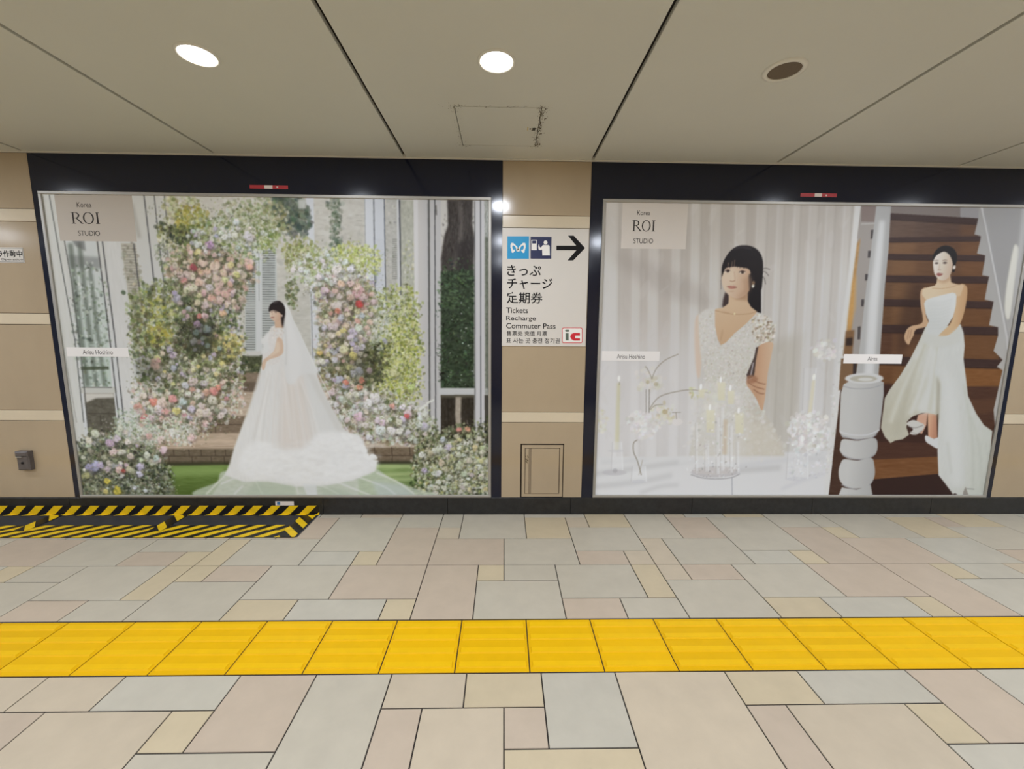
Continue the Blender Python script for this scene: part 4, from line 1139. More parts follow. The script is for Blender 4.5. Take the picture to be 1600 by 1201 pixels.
    # deep shade between the stems
    for q in ([(288, 515), (330, 500), (336, 545), (296, 552)], [(335, 395), (360, 400), (352, 412)], [(545, 560), (590, 550), (590, 590), (556, 596)], [(540, 470), (560, 466), (556, 480)], [(215, 560), (240, 555), (245, 590), (222, 600)]):
        A(q, (40, 42, 32), 0.35, 7, True)
    p.line([(737, 762), (752, 762)], 1.6, (214, 212, 200), 0.7)
    # --- the bride: sheer veil over the grass, skirt, train, bodice, arm, head
    A([(355, 735), (340, 752), (320, 776), (664, 776), (640, 760), (612, 748), (588, 732), (560, 725), (450, 740)], (176, 184, 166), 0.8, 1, True, noise=5, nscale=(9, 3))
    skirt = [(413, 560), (405, 590), (397, 618), (388, 646), (377, 672), (367, 700), (361, 722), (352, 742), (380, 752), (420, 752), (460, 760), (510, 758), (550, 750), (586, 736), (589, 722), (576, 712), (570, 700), (568, 690), (561, 680), (545, 676),
             (536, 668), (520, 640), (505, 610), (492, 575), (478, 545), (466, 520), (452, 512), (440, 530)]
    A(skirt, (206, 204, 198), 0.97, 1, grad=((214, 212, 206), 420, 560, 480, 740), noise=3, nscale=(2, 14))
    A([(446, 562), (470, 575), (482, 640), (486, 700), (450, 715), (434, 690), (440, 620)], (202, 188, 174), 0.75, 7, True)
    A([(466, 560), (500, 610), (530, 668), (500, 680), (484, 620)], (196, 196, 190), 0.55, 5, True)
    A([(470, 545), (486, 575), (520, 640), (542, 676), (528, 676), (498, 620), (478, 580)], (184, 180, 170), 0.5, 2)
    for k in range(46):
        x = g.uniform(418, 470)
        x2 = x + (x - 438) * 1.15 + g.uniform(-8, 8)
        p.line([(x, 570 + g.uniform(0, 30)), ((x + x2) / 2, 640), (x2, g.uniform(680, 735))], g.uniform(0.8, 2.4), g.choice([(222, 220, 214), (190, 184, 174), (212, 200, 188)]), 0.35, 1)
    # tulle train
    train = [(395, 690), (430, 700), (470, 700), (500, 676), (536, 675), (561, 679), (569, 692), (572, 706), (590, 720), (586, 732), (560, 742), (520, 752), (470, 754), (420, 745), (384, 742), (372, 722)]
    A(train, (222, 221, 217), 0.9, 4, True, noise=3, nscale=(5, 3))
    for k in range(190):
        x, y = g.uniform(380, 578), g.uniform(690, 748)
        p.line([(x, y), (x + g.uniform(6, 24), y + g.uniform(-5, 5))], g.uniform(1.5, 4), g.choice([(228, 227, 223), (198, 195, 189), (216, 214, 208)]), 0.34, 2)
    for k in range(60):
        t = g.uniform(0, 1)
        x, y = 536 + 52 * t, 676 + 46 * t + 6 * math.sin(t * 19)
        p.dab(x, y, g.uniform(2, 5), g.uniform(1.5, 3), (226, 225, 220), 0.7)
    # left veil edge and sheer hem folds
    for q, w in (([(409, 572), (392, 630), (371, 690), (355, 736), (338, 756), (322, 772)], 2.2), ([(365, 735), (380, 728)], 1.5), ([(345, 756), (380, 740), (395, 728)], 2), ([(470, 752), (500, 758), (530, 772)], 1.8), ([(525, 752), (560, 766), (580, 774)], 2.2),
                 ([(560, 745), (600, 760), (620, 774)], 2), ([(588, 738), (620, 752), (648, 772)], 2.2), ([(462, 756), (466, 772)], 1.6), ([(380, 758), (366, 772)], 2), ([(400, 752), (410, 772)], 1.4)):
        p.line(q, w, (216, 216, 208), 0.7, 1, True)
    A([(472, 755), (494, 756), (496, 774), (480, 774)], (206, 208, 206), 0.7, 1)
    A([(400, 752), (460, 758), (462, 774), (382, 774)], (160, 172, 150), 0.5, 3)
    A([(500, 760), (530, 762), (556, 775), (505, 775)], (156, 168, 146), 0.5, 3)
    A([(580, 750), (630, 758), (648, 774), (590, 774)], (176, 184, 186), 0.5, 3)
    # veil from the head
    A([(444, 475), (449, 479), (454, 489), (458, 500), (468, 520), (480, 545), (496, 580), (472, 585), (456, 600), (446, 590), (443, 540), (442, 500)], (204, 203, 198), 0.92, 1, True)
    A([(446, 482), (452, 492), (460, 520), (470, 560), (464, 600), (452, 590), (448, 530)], (214, 212, 208), 0.5, 3, True)
    p.line([(444, 475), (452, 484), (457, 498), (467, 518), (480, 546), (495, 578), (519, 625), (546, 678)], 1.3, (220, 220, 214), 0.7, 0.5, True)
    p.line([(444, 495), (448, 540), (447, 570)], 2.5, (176, 172, 164), 0.5, 1)
    # bodice, sleeve and arm
    A([(423, 512), (430, 508), (441, 511), (443, 524), (440, 545), (436, 566), (412, 570), (410, 556), (413, 544), (415, 532), (419, 522)], (206, 200, 192), 1, 0.5, True, noise=5)
    A([(420, 518), (412, 526), (408, 533), (413, 540), (419, 532)], (212, 210, 204), 0.95, 1, True)
    A([(411, 540), (418, 534), (420, 548), (409, 553)], (206, 206, 200), 0.9, 1, True)
    A([(434, 527), (441, 530), (443, 545), (441, 553), (432, 558), (422, 561), (416, 566), (414, 575), (411, 578), (409, 572), (412, 562), (420, 556), (428, 548), (431, 538)], (198, 166, 142), 1, 0.5, True)
    A([(431, 536), (436, 534), (437, 548), (428, 554), (418, 560), (424, 553), (430, 546)], (212, 184, 162), 0.8, 1, True)
    p.scatter([(425, 512), (441, 512), (442, 527), (428, 530)], 60, (0.7, 1.6), [(222, 216, 206), (186, 172, 158), (206, 184, 166)], 0.7, soft=1)
    # head
    A([(429, 498), (441, 494), (443, 512), (430, 512)], (190, 158, 132), 1, 0.5)
    A([(422, 485), (424, 481), (434, 483), (441, 489), (441, 496), (437, 500), (431, 502), (426, 500), (422.5, 496), (421.5, 491)], (208, 180, 160), 1, 0, True, grad=((178, 142, 116), 424, 490, 442, 497))
    A([(420.5, 487), (420.5, 480), (424, 474), (431, 470), (437, 470), (442, 474), (445.5, 481), (445.5, 490), (443, 500), (441.5, 508), (440, 499), (441, 493), (438, 489), (432, 485.5), (426, 484)], (42, 34, 34), 1, 0, True)
    for x in (423, 425.5, 428, 430.5, 433, 436):
        p.line([(x + 2, 478), (x, 485.5 + (x - 423) * 0.16)], 1.5, (48, 38, 37), 0.8, 0.0)
    A([(440, 490), (445.5, 488), (444, 502), (442, 512), (440, 504)], (44, 36, 36), 0.9, 0.6, True)
    p.line([(427, 473), (434, 471)], 2, (120, 112, 112), 0.6, 1)
    p.line([(423.5, 487.6), (426, 487.2)], 1.2, (86, 64, 56), 0.7)
    p.line([(429, 487.5), (432.5, 488.2)], 1.2, (86, 64, 56), 0.7)
    p.line([(423.4, 496), (428.5, 495.8)], 1.7, (134, 82, 74), 0.9)
    p.line([(425.8, 489), (425.3, 492.5)], 1.0, (160, 122, 100), 0.6)
    p.dab(440.5, 493, 1.3, 1.6, (218, 190, 172), 0.9)
    p.tone(0.86, 1.06)


# ================================================================ picture 2: portrait at a table, portrait on a staircase
def paint_pair(p):
    A, g = p.poly, p.rng
    p.a[:] = (186, 182, 176)
    A([(900, 300), (1400, 300), (1300, 790), (900, 790)], (180, 174, 166), 1, grad=((202, 200, 197), 1000, 340, 1000, 720))
    # --- curtain folds: alternating lit and shaded pleats
    folds = [(946, 0), (968, 1), (990, 0), (1003, 1), (1016, 0), (1032, 1), (1052, 0), (1066, 1), (1082, 0), (1096, 1), (1112, 0), (1128, 1), (1150, 0), (1168, 1), (1184, 0), (1200, 1), (1216, 0), (1226, 1), (1242, 0), (1252, 1), (1266, 0), (1280, 1), (1292, 0), (1306, 1), (1320, 0), (1332, 1), (1346, 0)]
    for k in range(len(folds) - 1):
        x0, x1 = folds[k][0], folds[k + 1][0]
        sh = lambda x: -0.03 * (x - 946) * (1.9 if x > 1180 else 1.0) - 3
        q = [(x0, 312), (x1, 312), (x1 + sh(x1), 715), (x0 + sh(x0), 715)]
        c = ((206, 203, 198), (166, 158, 150))[folds[k][1]]
        A(q, c, g.uniform(0.34, 0.62) if x0 < 1180 else g.uniform(0.15, 0.35), 4)
        A([(x0 - 1, 312), (x0 + 2, 312), (x0 + 2 + sh(x0), 715), (x0 - 1 + sh(x0), 715)], (156, 150, 142) if folds[k][1] else (208, 206, 204), 0.4, 1)
    A([(940, 312), (1350, 312), (1346, 400), (940, 400)], (150, 142, 132), 0.28, 30)
    A([(930, 520), (1090, 520), (1085, 720), (930, 720)], (206, 202, 201), 0.55, 30)
    A([(1185, 540), (1250, 520), (1246, 712), (1200, 712)], (160, 154, 140), 0.5, 10)
    A([(975, 380), (1060, 380), (1055, 560), (975, 560)], (176, 168, 162), 0.3, 14)
    A([(960, 395), (1010, 408), (1100, 450), (1110, 480), (1060, 470), (985, 430)], (140, 132, 126), 0.3, 9, True)
    p.scatter([(935, 320), (1330, 320), (1300, 700), (935, 700)], 260, (6, 20), [(190, 184, 178), (172, 166, 158), (206, 204, 202)], 0.12, asp=(0.2, 0.4), jit=4, ang=1.55)
    # --- table
    A([(925, 713), (1020, 714), (1140, 710), (1310, 703), (1310, 790), (925, 790)], (203, 202, 200), 1, 1, grad=((212, 211, 210), 1100, 710, 1100, 772))
    for q, w, c in (([(930, 740), (990, 732), (1060, 722)], 7, (178, 177, 176)), ([(930, 760), (1000, 752), (1050, 742)], 8, (184, 183, 182)), ([(1000, 770), (1030, 760), (1060, 757)], 5, (182, 181, 180)), ([(1090, 738), (1150, 735), (1220, 730)], 9, (176, 175, 174)),
                    ([(1150, 728), (1230, 718), (1290, 716)], 5, (188, 188, 190)), ([(1220, 764), (1260, 748), (1300, 736)], 4, (190, 190, 194)), ([(940, 722), (1010, 718)], 4, (190, 190, 190)), ([(1060, 725), (1110, 716)], 3, (190, 190, 190))):
        p.line(q, w, c, 0.75, 3, True)
    p.line([(1143.5, 745), (1144, 776)], 1.6, (156, 156, 162), 0.9)
    # --- the woman at the table: gown, arms, neck, hair, face
    A([(1086, 500), (1094, 496), (1096, 560), (1093, 590), (1088, 582), (1085, 540)], (206, 178, 160), 0.85, 1, True)
    gown = [(1091, 492), (1103, 483), (1117, 482), (1117, 505), (1120, 528), (1125, 539), (1133, 535), (1147, 520), (1165, 505), (1178, 492), (1190, 490), (1203, 496), (1210, 510), (1210, 525), (1206, 535), (1194, 538), (1185, 541), (1180, 558),
            (1172, 575), (1166, 588), (1166, 600), (1174, 612), (1188, 632), (1199, 652), (1212, 672), (1226, 712), (1076, 712), (1084, 668), (1094, 640), (1102, 610), (1101, 580), (1094, 550), (1092, 520)]
    A(gown, (200, 196, 188), 0.97, 0.6, grad=((184, 178, 166), 1100, 520, 1190, 640), noise=4)
    p.scatter([(1092, 492), (1117, 484), (1124, 541), (1166, 506), (1190, 492), (1208, 512), (1200, 534), (1184, 544), (1168, 582), (1168, 602), (1186, 634), (1120, 660), (1102, 620), (1098, 560)], 2600, (0.7, 2.0),
              [(216, 212, 204), (184, 177, 165), (206, 201, 192), (172, 166, 153), (212, 208, 199), (196, 190, 180)], 0.55, soft=2, smooth=False)
    p.scatter([(1180, 492), (1200, 496), (1210, 512), (1206, 534), (1186, 538), (1176, 512)], 260, (1.2, 2.8), [(224, 216, 204), (160, 144, 124), (206, 194, 176), (132, 116, 98), (216, 208, 194)], 0.8, soft=2)
    p.scatter([(1100, 610), (1170, 606), (1200, 655), (1222, 708), (1080, 708)], 420, (2, 5), [(212, 207, 198), (202, 195, 185), (208, 202, 193)], 0.35, soft=6)
    A([(1160, 655), (1205, 668), (1226, 712), (1150, 712)], (196, 186, 172), 0.6, 5)
    A([(1185, 541), (1207, 535), (1205, 555), (1200, 580), (1197, 605), (1194, 628), (1190, 641), (1182, 624), (1173, 610), (1167, 602), (1167, 594), (1176, 590), (1179, 570)], (180, 142, 112), 1, 0.5, True, grad=((196, 164, 136), 1182, 560, 1204, 560))
    A([(1181, 543), (1185, 541), (1181, 562), (1178, 588), (1169, 592), (1166, 586), (1172, 572), (1178, 558)], (72, 58, 54), 0.95, 0.5)
    p.line([(1177, 566), (1173, 586)], 1.6, (196, 192, 196), 0.8)
    for q in ([(1168, 597), (1180, 604), (1194, 608)], [(1174, 592), (1186, 598), (1196, 600)], [(1177, 608), (1186, 614), (1194, 615)]):
        p.line(q, 1.4, (128, 86, 64), 0.75, 0, True)
    A([(1167, 588), (1177, 586), (1184, 592), (1178, 598), (1168, 598)], (150, 106, 80), 0.8, 1, True)
    # hair behind the neck
    A([(1134, 456), (1139, 462), (1139, 472), (1135, 478), (1129, 480), (1129, 472), (1131, 463)], (66, 52, 50), 1, 0.6, True)
    A([(1166, 440), (1176, 430), (1189, 432), (1189, 489), (1180, 487), (1172, 480), (1166, 470)], (34, 30, 32), 1, 0.4)
    # neck and shoulders
    A([(1117, 483), (1130, 480), (1138, 474), (1139, 458), (1168, 456), (1168, 470), (1173, 479), (1183, 487), (1178, 493), (1165, 506), (1147, 521), (1134, 535), (1126, 539), (1121, 529), (1117, 508)], (184, 154, 122), 1, 0.5, False, grad=((198, 168, 138), 1150, 530, 1130, 480))
    A([(1140, 460), (1168, 456), (1168, 470), (1150, 468)], (152, 120, 92), 0.7, 2)
    p.line([(1117, 485), (1140, 490), (1152, 491), (1170, 490), (1181, 487)], 0.9, (150, 116, 84), 0.7, 0, True)
    p.line([(1128, 487), (1140, 489)], 1.6, (160, 126, 96), 0.5, 1)
    p.dab(1147.5, 490, 1.3, 1.6, (222, 208, 160), 0.95)
    p.line([(1129, 515), (1126, 532)], 1.4, (150, 116, 86), 0.5, 1)
    # face
    A([(1128, 424), (1130, 416), (1150, 410), (1168, 416), (1174, 430), (1174.5, 442), (1171, 453), (1164, 461), (1155, 465.5), (1147, 465.5), (1139, 461), (1133, 455), (1129, 447), (1127, 436)], (206, 180, 158), 1, 0.4, True, grad=((178, 146, 118), 1135, 440, 1174, 452))
    A([(1142, 424), (1150, 424), (1149, 442), (1139, 444)], (214, 188, 166), 0.5, 3)
    # hair over the head and fringe
    A([(1127.5, 432), (1128, 416), (1133, 403), (1141, 392), (1151, 385), (1163, 383), (1176, 385.5), (1186, 393), (1191.5, 406), (1192, 424), (1190, 450), (1186, 452), (1180, 445), (1175, 436), (1172, 424), (1168, 419.5), (1158, 417.5), (1150, 416.5), (1141, 417), (1134, 419), (1131, 424)], (36, 31, 32), 1, 0.4, True)
    for x, y0, y1 in ((1137, 410, 419), (1143, 408, 418.5), (1147, 406, 417), (1152, 408, 418), (1156, 408, 419), (1162, 409, 419.5), (1140, 412, 419)):
        p.line([(x + 1, y0), (x, y1)], 1.3, (150, 122, 102) if int(x) % 2 else (36, 31, 32), 0.6, 0.0)
    p.line([(1146, 390), (1158, 386), (1174, 389)], 2.0, (74, 68, 72), 0.6, 1, True)
    A([(1170, 430), (1175, 428), (1176, 446), (1172, 456), (1170, 446)], (36, 31, 32), 0.85, 0.6, True)
    p.line([(1128, 424), (1126.5, 440), (1126.6, 452)], 0.8, (70, 60, 58), 0.7)
    for q in ([(1190, 420), (1197, 419), (1203, 421)], [(1190, 424), (1196, 425), (1201, 431)], [(1190, 430), (1194, 435), (1196, 444)]):
        p.line(q, 1.0, (58, 52, 50), 0.7, 0, True)
    # eyes, nose, lips, earring
    for x, y, w in ((1136.5, 423.3, 4.2), (1159.5, 425.2, 5.0)):
        p.dab(x, y, w, 2.3, (222, 208, 196), 0.7)
        p.dab(x + 0.5, y, 2.3, 2.3, (52, 36, 32), 0.95)
        p.line([(x - w, y + 0.2), (x, y - 2.1), (x + w, y - 0.4)], 1.3, (50, 38, 36), 0.9, 0, True)
        p.dab(x, y - 3.5, w, 1.0, (176, 142, 120), 0.5)
    p.line([(1147, 424), (1148.5, 436)], 1.4, (170, 136, 112), 0.5, 0.5)
    p.line([(1140, 438.5), (1144, 439.6), (1149, 438)], 1.2, (146, 106, 84), 0.8, 0, True)
    A([(1136.5, 447.8), (1141, 446), (1144, 446.6), (1147, 446), (1150.5, 448.6), (1146, 451.3), (1140.5, 451.3)], (178, 124, 110), 0.85, 0.5, True)
    p.line([(1135.5, 447.8), (1144, 448.8), (1151, 449)], 1.0, (124, 72, 64), 0.9)
    p.dab(1143, 455, 4, 1.2, (176, 142, 116), 0.5)
    A([(1160, 436), (1174, 434), (1172, 453), (1160, 463), (1150, 464.5), (1162, 452)], (156, 122, 96), 0.4, 3, True)
    A([(1131, 434), (1138, 434), (1138, 444), (1131, 444)], (214, 178, 158), 0.35, 2)
    p.dab(1176.5, 446.5, 2.0, 2.8, (226, 224, 206), 0.95)
    p.dab(1177, 442, 2.4, 3.2, (150, 120, 92), 0.7)
    # --- still life
    def glass(q, alpha=0.4):
        A(q, (222, 222, 222), alpha, 1)
        p.line([q[0], q[-1]], 1.2, (168, 166, 166), 0.6)
        p.line([q[1], q[2]], 1.2, (232, 232, 232), 0.7)
    A([(964, 598), (969, 598), (967, 703), (959.5, 703)], (204, 198, 172), 0.95, 0.8, grad=((186, 180, 152), 960, 650, 968, 650))
    p.dab(967, 591, 2.2, 4.5, (240, 238, 230), 0.95)
    p.line([(968, 597), (967.6, 601)], 0.9, (110, 106, 90), 0.8)
    glass([(957, 690), (971, 690), (973, 735), (955, 735)], 0.35)
    p.dab(962, 704, 13, 2.6, (184, 182, 182), 0.5)
    p.dab(960, 738, 20, 5, (176, 174, 176), 0.7)
    p.dab(961, 735, 4, 4, (150, 148, 150), 0.5)
    p.scatter([(931, 640), (946, 645), (946, 672), (931, 672)], 40, (2, 5), [(206, 202, 178), (196, 192, 166)], 0.5, soft=4)
    p.scatter([(996, 580), (1030, 585), (1034, 605), (1000, 606)], 70, (2, 6), [(208, 203, 188), (194, 187, 166), (212, 207, 196)], 0.4, soft=5)
    p.scatter([(1022, 635), (1050, 635), (1052, 658), (1024, 660)], 80, (2, 5.5), [(216, 212, 200), (196, 188, 160), (204, 198, 178)], 0.6, soft=4)
    p.dab(1039, 643, 4.5, 4, (160, 146, 108), 0.7)
    p.dab(1012, 597, 3, 3, (158, 148, 116), 0.6)
    p.dab(1025, 600, 3.5, 3.5, (160, 150, 120), 0.6)
    p.dab(1058, 659, 9, 6, (216, 208, 202), 0.7)
    for q, w in (([(1014, 640), (1030, 620), (1060, 611), (1085, 609), (1108, 614)], 1.3), ([(1018, 592), (1026, 575), (1040, 562), (1060, 553)], 1.2), ([(1019, 592), (1012, 577), (1008, 572)], 1.2), ([(1016, 640), (1024, 633), (1036, 632)], 1.1), ([(1056, 644), (1057, 655)], 1.1), ([(1050, 644), (1064, 644)], 1.0)):
        p.line(q, w, (126, 118, 104), 0.8, 0, True)
    p.scatter([(1075, 605), (1112, 610), (1110, 622), (1080, 622)], 30, (1.5, 3.5), [(196, 192, 138), (176, 172, 118), (210, 206, 170)], 0.7, soft=3)
    p.scatter([(1095, 605), (1130, 606), (1128, 650), (1098, 650)], 90, (3, 8), [(208, 204, 186), (200, 196, 176)], 0.35, soft=8)
    p.line([(1009.5, 608), (1009.5, 648)], 1.4, (132, 128, 122), 0.8)
    p.line([(1014.5, 608), (1014, 646)], 1.6, (120, 116, 110), 0.8)
    p.scatter([(984, 652), (1008, 645), (1026, 660), (1022, 680), (1000, 684), (986, 672)], 150, (2, 6), [(214, 210, 206), (202, 196, 190), (222, 220, 218)], 0.7, soft=3)
    A([(1009, 650), (1024, 655), (1026, 670), (1012, 676)], (190, 182, 174), 0.4, 3)
    glass([(988, 728), (1008, 728), (1010, 752), (986, 752)], 0.4)
    p.dab(998, 752, 11, 3.4, (186, 186, 190), 0.6)
    p.line([(1002, 742), (996, 720), (990, 706), (990, 692), (996, 687)], 1.4, (120, 112, 98), 0.85, 0, True)
    p.line([(998, 742), (1004, 718)], 1.1, (150, 142, 128), 0.7)
    # tray with pillar candles on glass stems
    p.dab(1117, 737, 40, 9.5, (172, 168, 168), 0.75)
    p.dab(1117, 735, 37, 7, (188, 182, 178), 0.7)
    p.line([(1079, 741), (1095, 746), (1118, 748), (1142, 746), (1156, 740)], 1.8, (150, 148, 150), 0.8, 0, True)
    for x, y0, y1, w in ((1088, 660, 736, 3), (1104, 692, 736, 6), (1121, 652, 740, 4.5), (1128, 636, 735, 5), (1142, 665, 738, 4), (1152, 690, 738, 4), (1135, 664, 725, 5)):
        p.line([(x, y0), (x, y1)], w, (214, 213, 212), 0.55, 1)
        p.line([(x - w / 2, y0), (x - w / 2, y1)], 1.0, (150, 146, 142), 0.6)
        p.line([(x + w / 2, y0), (x + w / 2, y1)], 0.9, (236, 236, 236), 0.7)
    A([(1085, 600), (1165, 600), (1165, 720), (1075, 720)], (210, 207, 200), 0.35, 10)
    A([(1130, 655), (1137, 655), (1136, 710), (1128, 710)], (184, 164, 140), 0.6, 1)
    for x, y, w, y1 in ((1127, 597, 11, 626), (1142, 610, 9, 632), (1110, 640, 12, 676), (1155, 645, 12, 678), (1096, 608, 8, 622)):
        A([(x - w / 2 - 1, y), (x + w / 2 + 1, y), (x + w / 2, y1), (x - w / 2, y1)], (214, 208, 176), 0.85, 1, grad=((204, 197, 166), x, y, x, y1))
        p.dab(x - 1, y - 4, 2.0, 5.0, (246, 244, 238), 0.95)
        p.dab(x, y1 + 1, w * 0.75, 2.6, (196, 194, 190), 0.5)
    p.scatter([(1080, 648), (1160, 648), (1160, 700), (1082, 700)], 60, (1, 3), [(236, 236, 236), (168, 164, 160)], 0.6, soft=5)
    p.scatter([(1082, 715), (1158, 715), (1154, 742), (1084, 742)], 70, (0.8, 2.2), [(240, 240, 240), (134, 132, 132)], 0.65, soft=3)
    # right vase with white flowers and taper in a glass
    glass([(1256, 575), (1275, 575), (1270, 650), (1253, 650)], 0.22)
    A([(1268.5, 594), (1274, 594), (1266, 662), (1260, 662)], (212, 203, 172), 0.9, 0.8)
    p.dab(1271.5, 589, 2.4, 5, (248, 244, 226), 0.95)
    p.scatter([(1275, 535), (1300, 532), (1305, 552), (1285, 562), (1274, 550)], 60, (2.5, 6), [(214, 210, 202), (200, 194, 184), (224, 221, 214)], 0.7, soft=3)
    glass([(1232, 690), (1262, 690), (1262, 748), (1228, 748)], 0.3)
    p.scatter([(1238, 700), (1256, 700), (1256, 745), (1234, 745)], 70, (1, 3.5), [(232, 233, 236), (182, 182, 186)], 0.5, soft=3)
    p.scatter([(1232, 668), (1246, 650), (1270, 648), (1292, 662), (1298, 684), (1280, 700), (1250, 702), (1234, 688)], 420, (2.5, 6.5), [(222, 220, 216), (206, 202, 196), (232, 231, 228), (194, 189, 180)], 0.75, soft=4)
    p.dab(1274, 682, 1, 1, (90, 84, 76), 0.8)
    p.scatter([(1264, 705), (1292, 700), (1288, 745), (1266, 742)], 50, (1.2, 4), [(226, 227, 230), (178, 178, 182), (204, 204, 208)], 0.55, soft=4)
    p.dab(1244, 748, 17, 3.5, (190, 190, 194), 0.6)
    # --- hem of the curtain at its right edge
    A([(1336, 312), (1347, 312), (1320, 560), (1296, 776), (1286, 776), (1308, 560), (1326, 420)], (208, 206, 200), 0.85, 1)
    p.scatter([(1308, 560), (1318, 560), (1300, 720), (1290, 720)], 90, (1, 3), [(222, 219, 212), (190, 186, 176)], 0.6, soft=2)
    # ================= right photograph: staircase
    st = [(1346.5, 312), (1640, 312), (1640, 790), (1292.5, 790), (1321, 540), (1334, 420)]
    A(st, (72, 50, 40), 1, 0, noise=4, nscale=(12, 2))
    A([(1346.5, 312), (1375, 312), (1345, 560), (1318, 560), (1334, 420)], (150, 143, 136), 1, 0)
    A([(1346, 312), (1372, 312), (1370, 347), (1345, 346)], (128, 114, 108), 1, 0.5)
    p.line([(1345, 350), (1368, 349)], 2.6, (168, 164, 158), 0.9)
    A([(1339, 380), (1344, 372), (1336, 440), (1330, 520), (1322, 520), (1331, 440)], (172, 128, 72), 0.9, 1, noise=8)
    A([(1332, 440), (1338, 428), (1337, 480), (1328, 516), (1324, 500)], (196, 150, 84), 0.6, 2)
    A([(1321, 517), (1335, 515), (1331, 556), (1317, 556)], (124, 92, 62), 1, 1)
    A([(1322, 528), (1332, 527), (1331, 540), (1321, 540)], (58, 44, 38), 1, 0.6)
    for x, y, h in ((1363, 366, 14), (1358.5, 397, 11), (1354, 433, 10), (1348, 473, 11), (1342.5, 520, 20)):
        A([(x - 2.5, y - h / 2), (x + 2, y - h / 2), (x + 1, y + h / 2), (x - 3, y + h / 2)], (66, 60, 60), 0.9, 0.4)
    A([(1314, 560), (1345, 560), (1340, 596), (1310, 610)], (120, 92, 66), 1, 0)
    A([(1333, 556), (1339, 556), (1337, 592), (1332, 592)], (54, 46, 46), 0.9, 0.5)
    # risers and treads, left ends behind the column, right ends stepping outward
    tread = [((1390, 333), (1528, 341), 9.5), ((1388, 371), (1532, 369), 7), ((1386, 396.5), (1539, 399), 8.5), ((1384, 430), (1545, 432), 10), ((1379, 467), (1552, 471), 10.5), ((1374, 507), (1560, 511), 12), ((1368, 556), (1568, 562), 13), ((1362, 604), (1578, 604), 34)]
    A([(1388, 312), (1520, 312), (1528, 345), (1388, 340)], (122, 112, 106), 1, 0.5)
    A([(1500, 312), (1536, 312), (1530, 344), (1500, 340)], (142, 138, 138), 1, 0.5)
    for k, ((xa, ya), (xb, yb), h) in enumerate(tread[:-1]):
        (xc, yc), (xd, yd), _ = tread[k + 1]
        A([(xa, ya + h), (xb - 2, yb + h), (xd - 8, yd), (xc, yc)], ((92, 72, 60), (110, 80, 56), (108, 78, 54), (100, 72, 50), (100, 70, 46), (86, 58, 42), (102, 68, 42))[k], 1, 0.3,
          grad=((84, 62, 50) if k < 1 else (96, 66, 44), xa + 20, ya, xa + 95, ya + 4), noise=4, nscale=(16, 2))
        A([(1500, yb + h + 0.6), (xb - 2, yb + h + 0.6), (xd - 8, yd), (1500, yd)], (120, 80, 45), 0.4, 4, noise=4, nscale=(14, 2))
        A([(1395, ya + h + 2), (1432, ya + h + 2), (1428, yc - 1), (1393, yc - 1)], (126, 90, 58), 0.4 if k else 0.1, 3)
    for (xa, ya), (xb, yb), h in tread:
        A([(xa, ya), (xb, yb), (xb, yb + h), (xa, ya + h)], (64, 46, 41), 1, 0.3, noise=3, nscale=(14, 1))
        p.line([(xa, ya + h + 0.5), (xb, yb + h + 0.5)], 1.2, (42, 28, 24), 0.8)
    A([(1420, 440), (1446, 440), (1440, 520), (1400, 560), (1404, 500)], (50, 34, 30), 0.45, 8)
    A([(1500, 604), (1568, 604), (1552, 690), (1516, 650)], (78, 52, 40), 1, 0.5, noise=4, nscale=(12, 2))
    A([(1505, 576), (1565, 577), (1562, 602), (1507, 603)], (122, 80, 44), 1, 0.4, noise=4, nscale=(12, 2))
    A([(1514, 625), (1560, 622), (1556, 642), (1524, 648)], (92, 62, 44), 0.7, 2)
    A([(1360, 600), (1440, 600), (1460, 720), (1356, 720)], (62, 40, 34), 1, 2)
    A([(1362, 690), (1466, 692), (1466, 714), (1362, 718)], (74, 48, 38), 1, 0.5, noise=3, nscale=(14, 1))
    A([(1362, 718), (1466, 713), (1466, 740), (1360, 749)], (112, 73, 43), 1, 0.4, noise=6, nscale=(16, 1.5))
    A([(1360, 749), (1466, 740), (1496, 776), (1356, 776)], (52, 34, 31), 1, 0.4)
    # right wall, stair stringer and window light
    W = [(1530, 312), (1640, 312), (1590, 560), (1556, 690), (1552, 640), (1566, 578), (1557, 573), (1566, 562), (1552, 548), (1559, 524), (1559, 511), (1545, 508), (1550, 481), (1552, 471), (1538, 468), (1543, 441), (1545, 432), (1534, 430), (1538, 407), (1539, 399), (1526, 396), (1531, 376), (1532, 369), (1522, 366), (1526, 350), (1528, 341)]
    A(W, (150, 147, 143), 1, 0.3, grad=((168, 165, 159), 1540, 340, 1570, 600))
    A([(1536, 320), (1600, 320), (1592, 430), (1575, 510), (1552, 420)], (142, 140, 138), 0.7, 5)
    p.line([(1533, 322), (1540, 352), (1555, 430), (1573, 528), (1574, 545)], 3.2, (182, 180, 177), 0.95, 0.5)
    p.line([(1536.5, 330), (1558, 436), (1575, 524)], 1.0, (128, 128, 130), 0.6)
    A([(1583, 388), (1589, 384), (1591, 396), (1585, 440), (1577, 496), (1570, 488), (1572, 450)], (212, 208, 190), 0.95, 1, True)
    A([(1597, 320), (1606, 320), (1590, 470), (1560, 690), (1554, 690), (1578, 520)], (176, 175, 172), 0.7, 2)
    # white column
    A([(1370, 312), (1392.5, 312), (1388, 390), (1382, 450), (1372, 592), (1336, 592), (1342, 553), (1352, 460), (1362, 380)], (168, 167, 164), 1, 0.4, grad=((158, 157, 154), 1345, 450, 1390, 452))
    A([(1374, 345), (1382, 345), (1372, 470), (1364, 592), (1350, 592), (1358, 470)], (208, 208, 205), 0.85, 3)
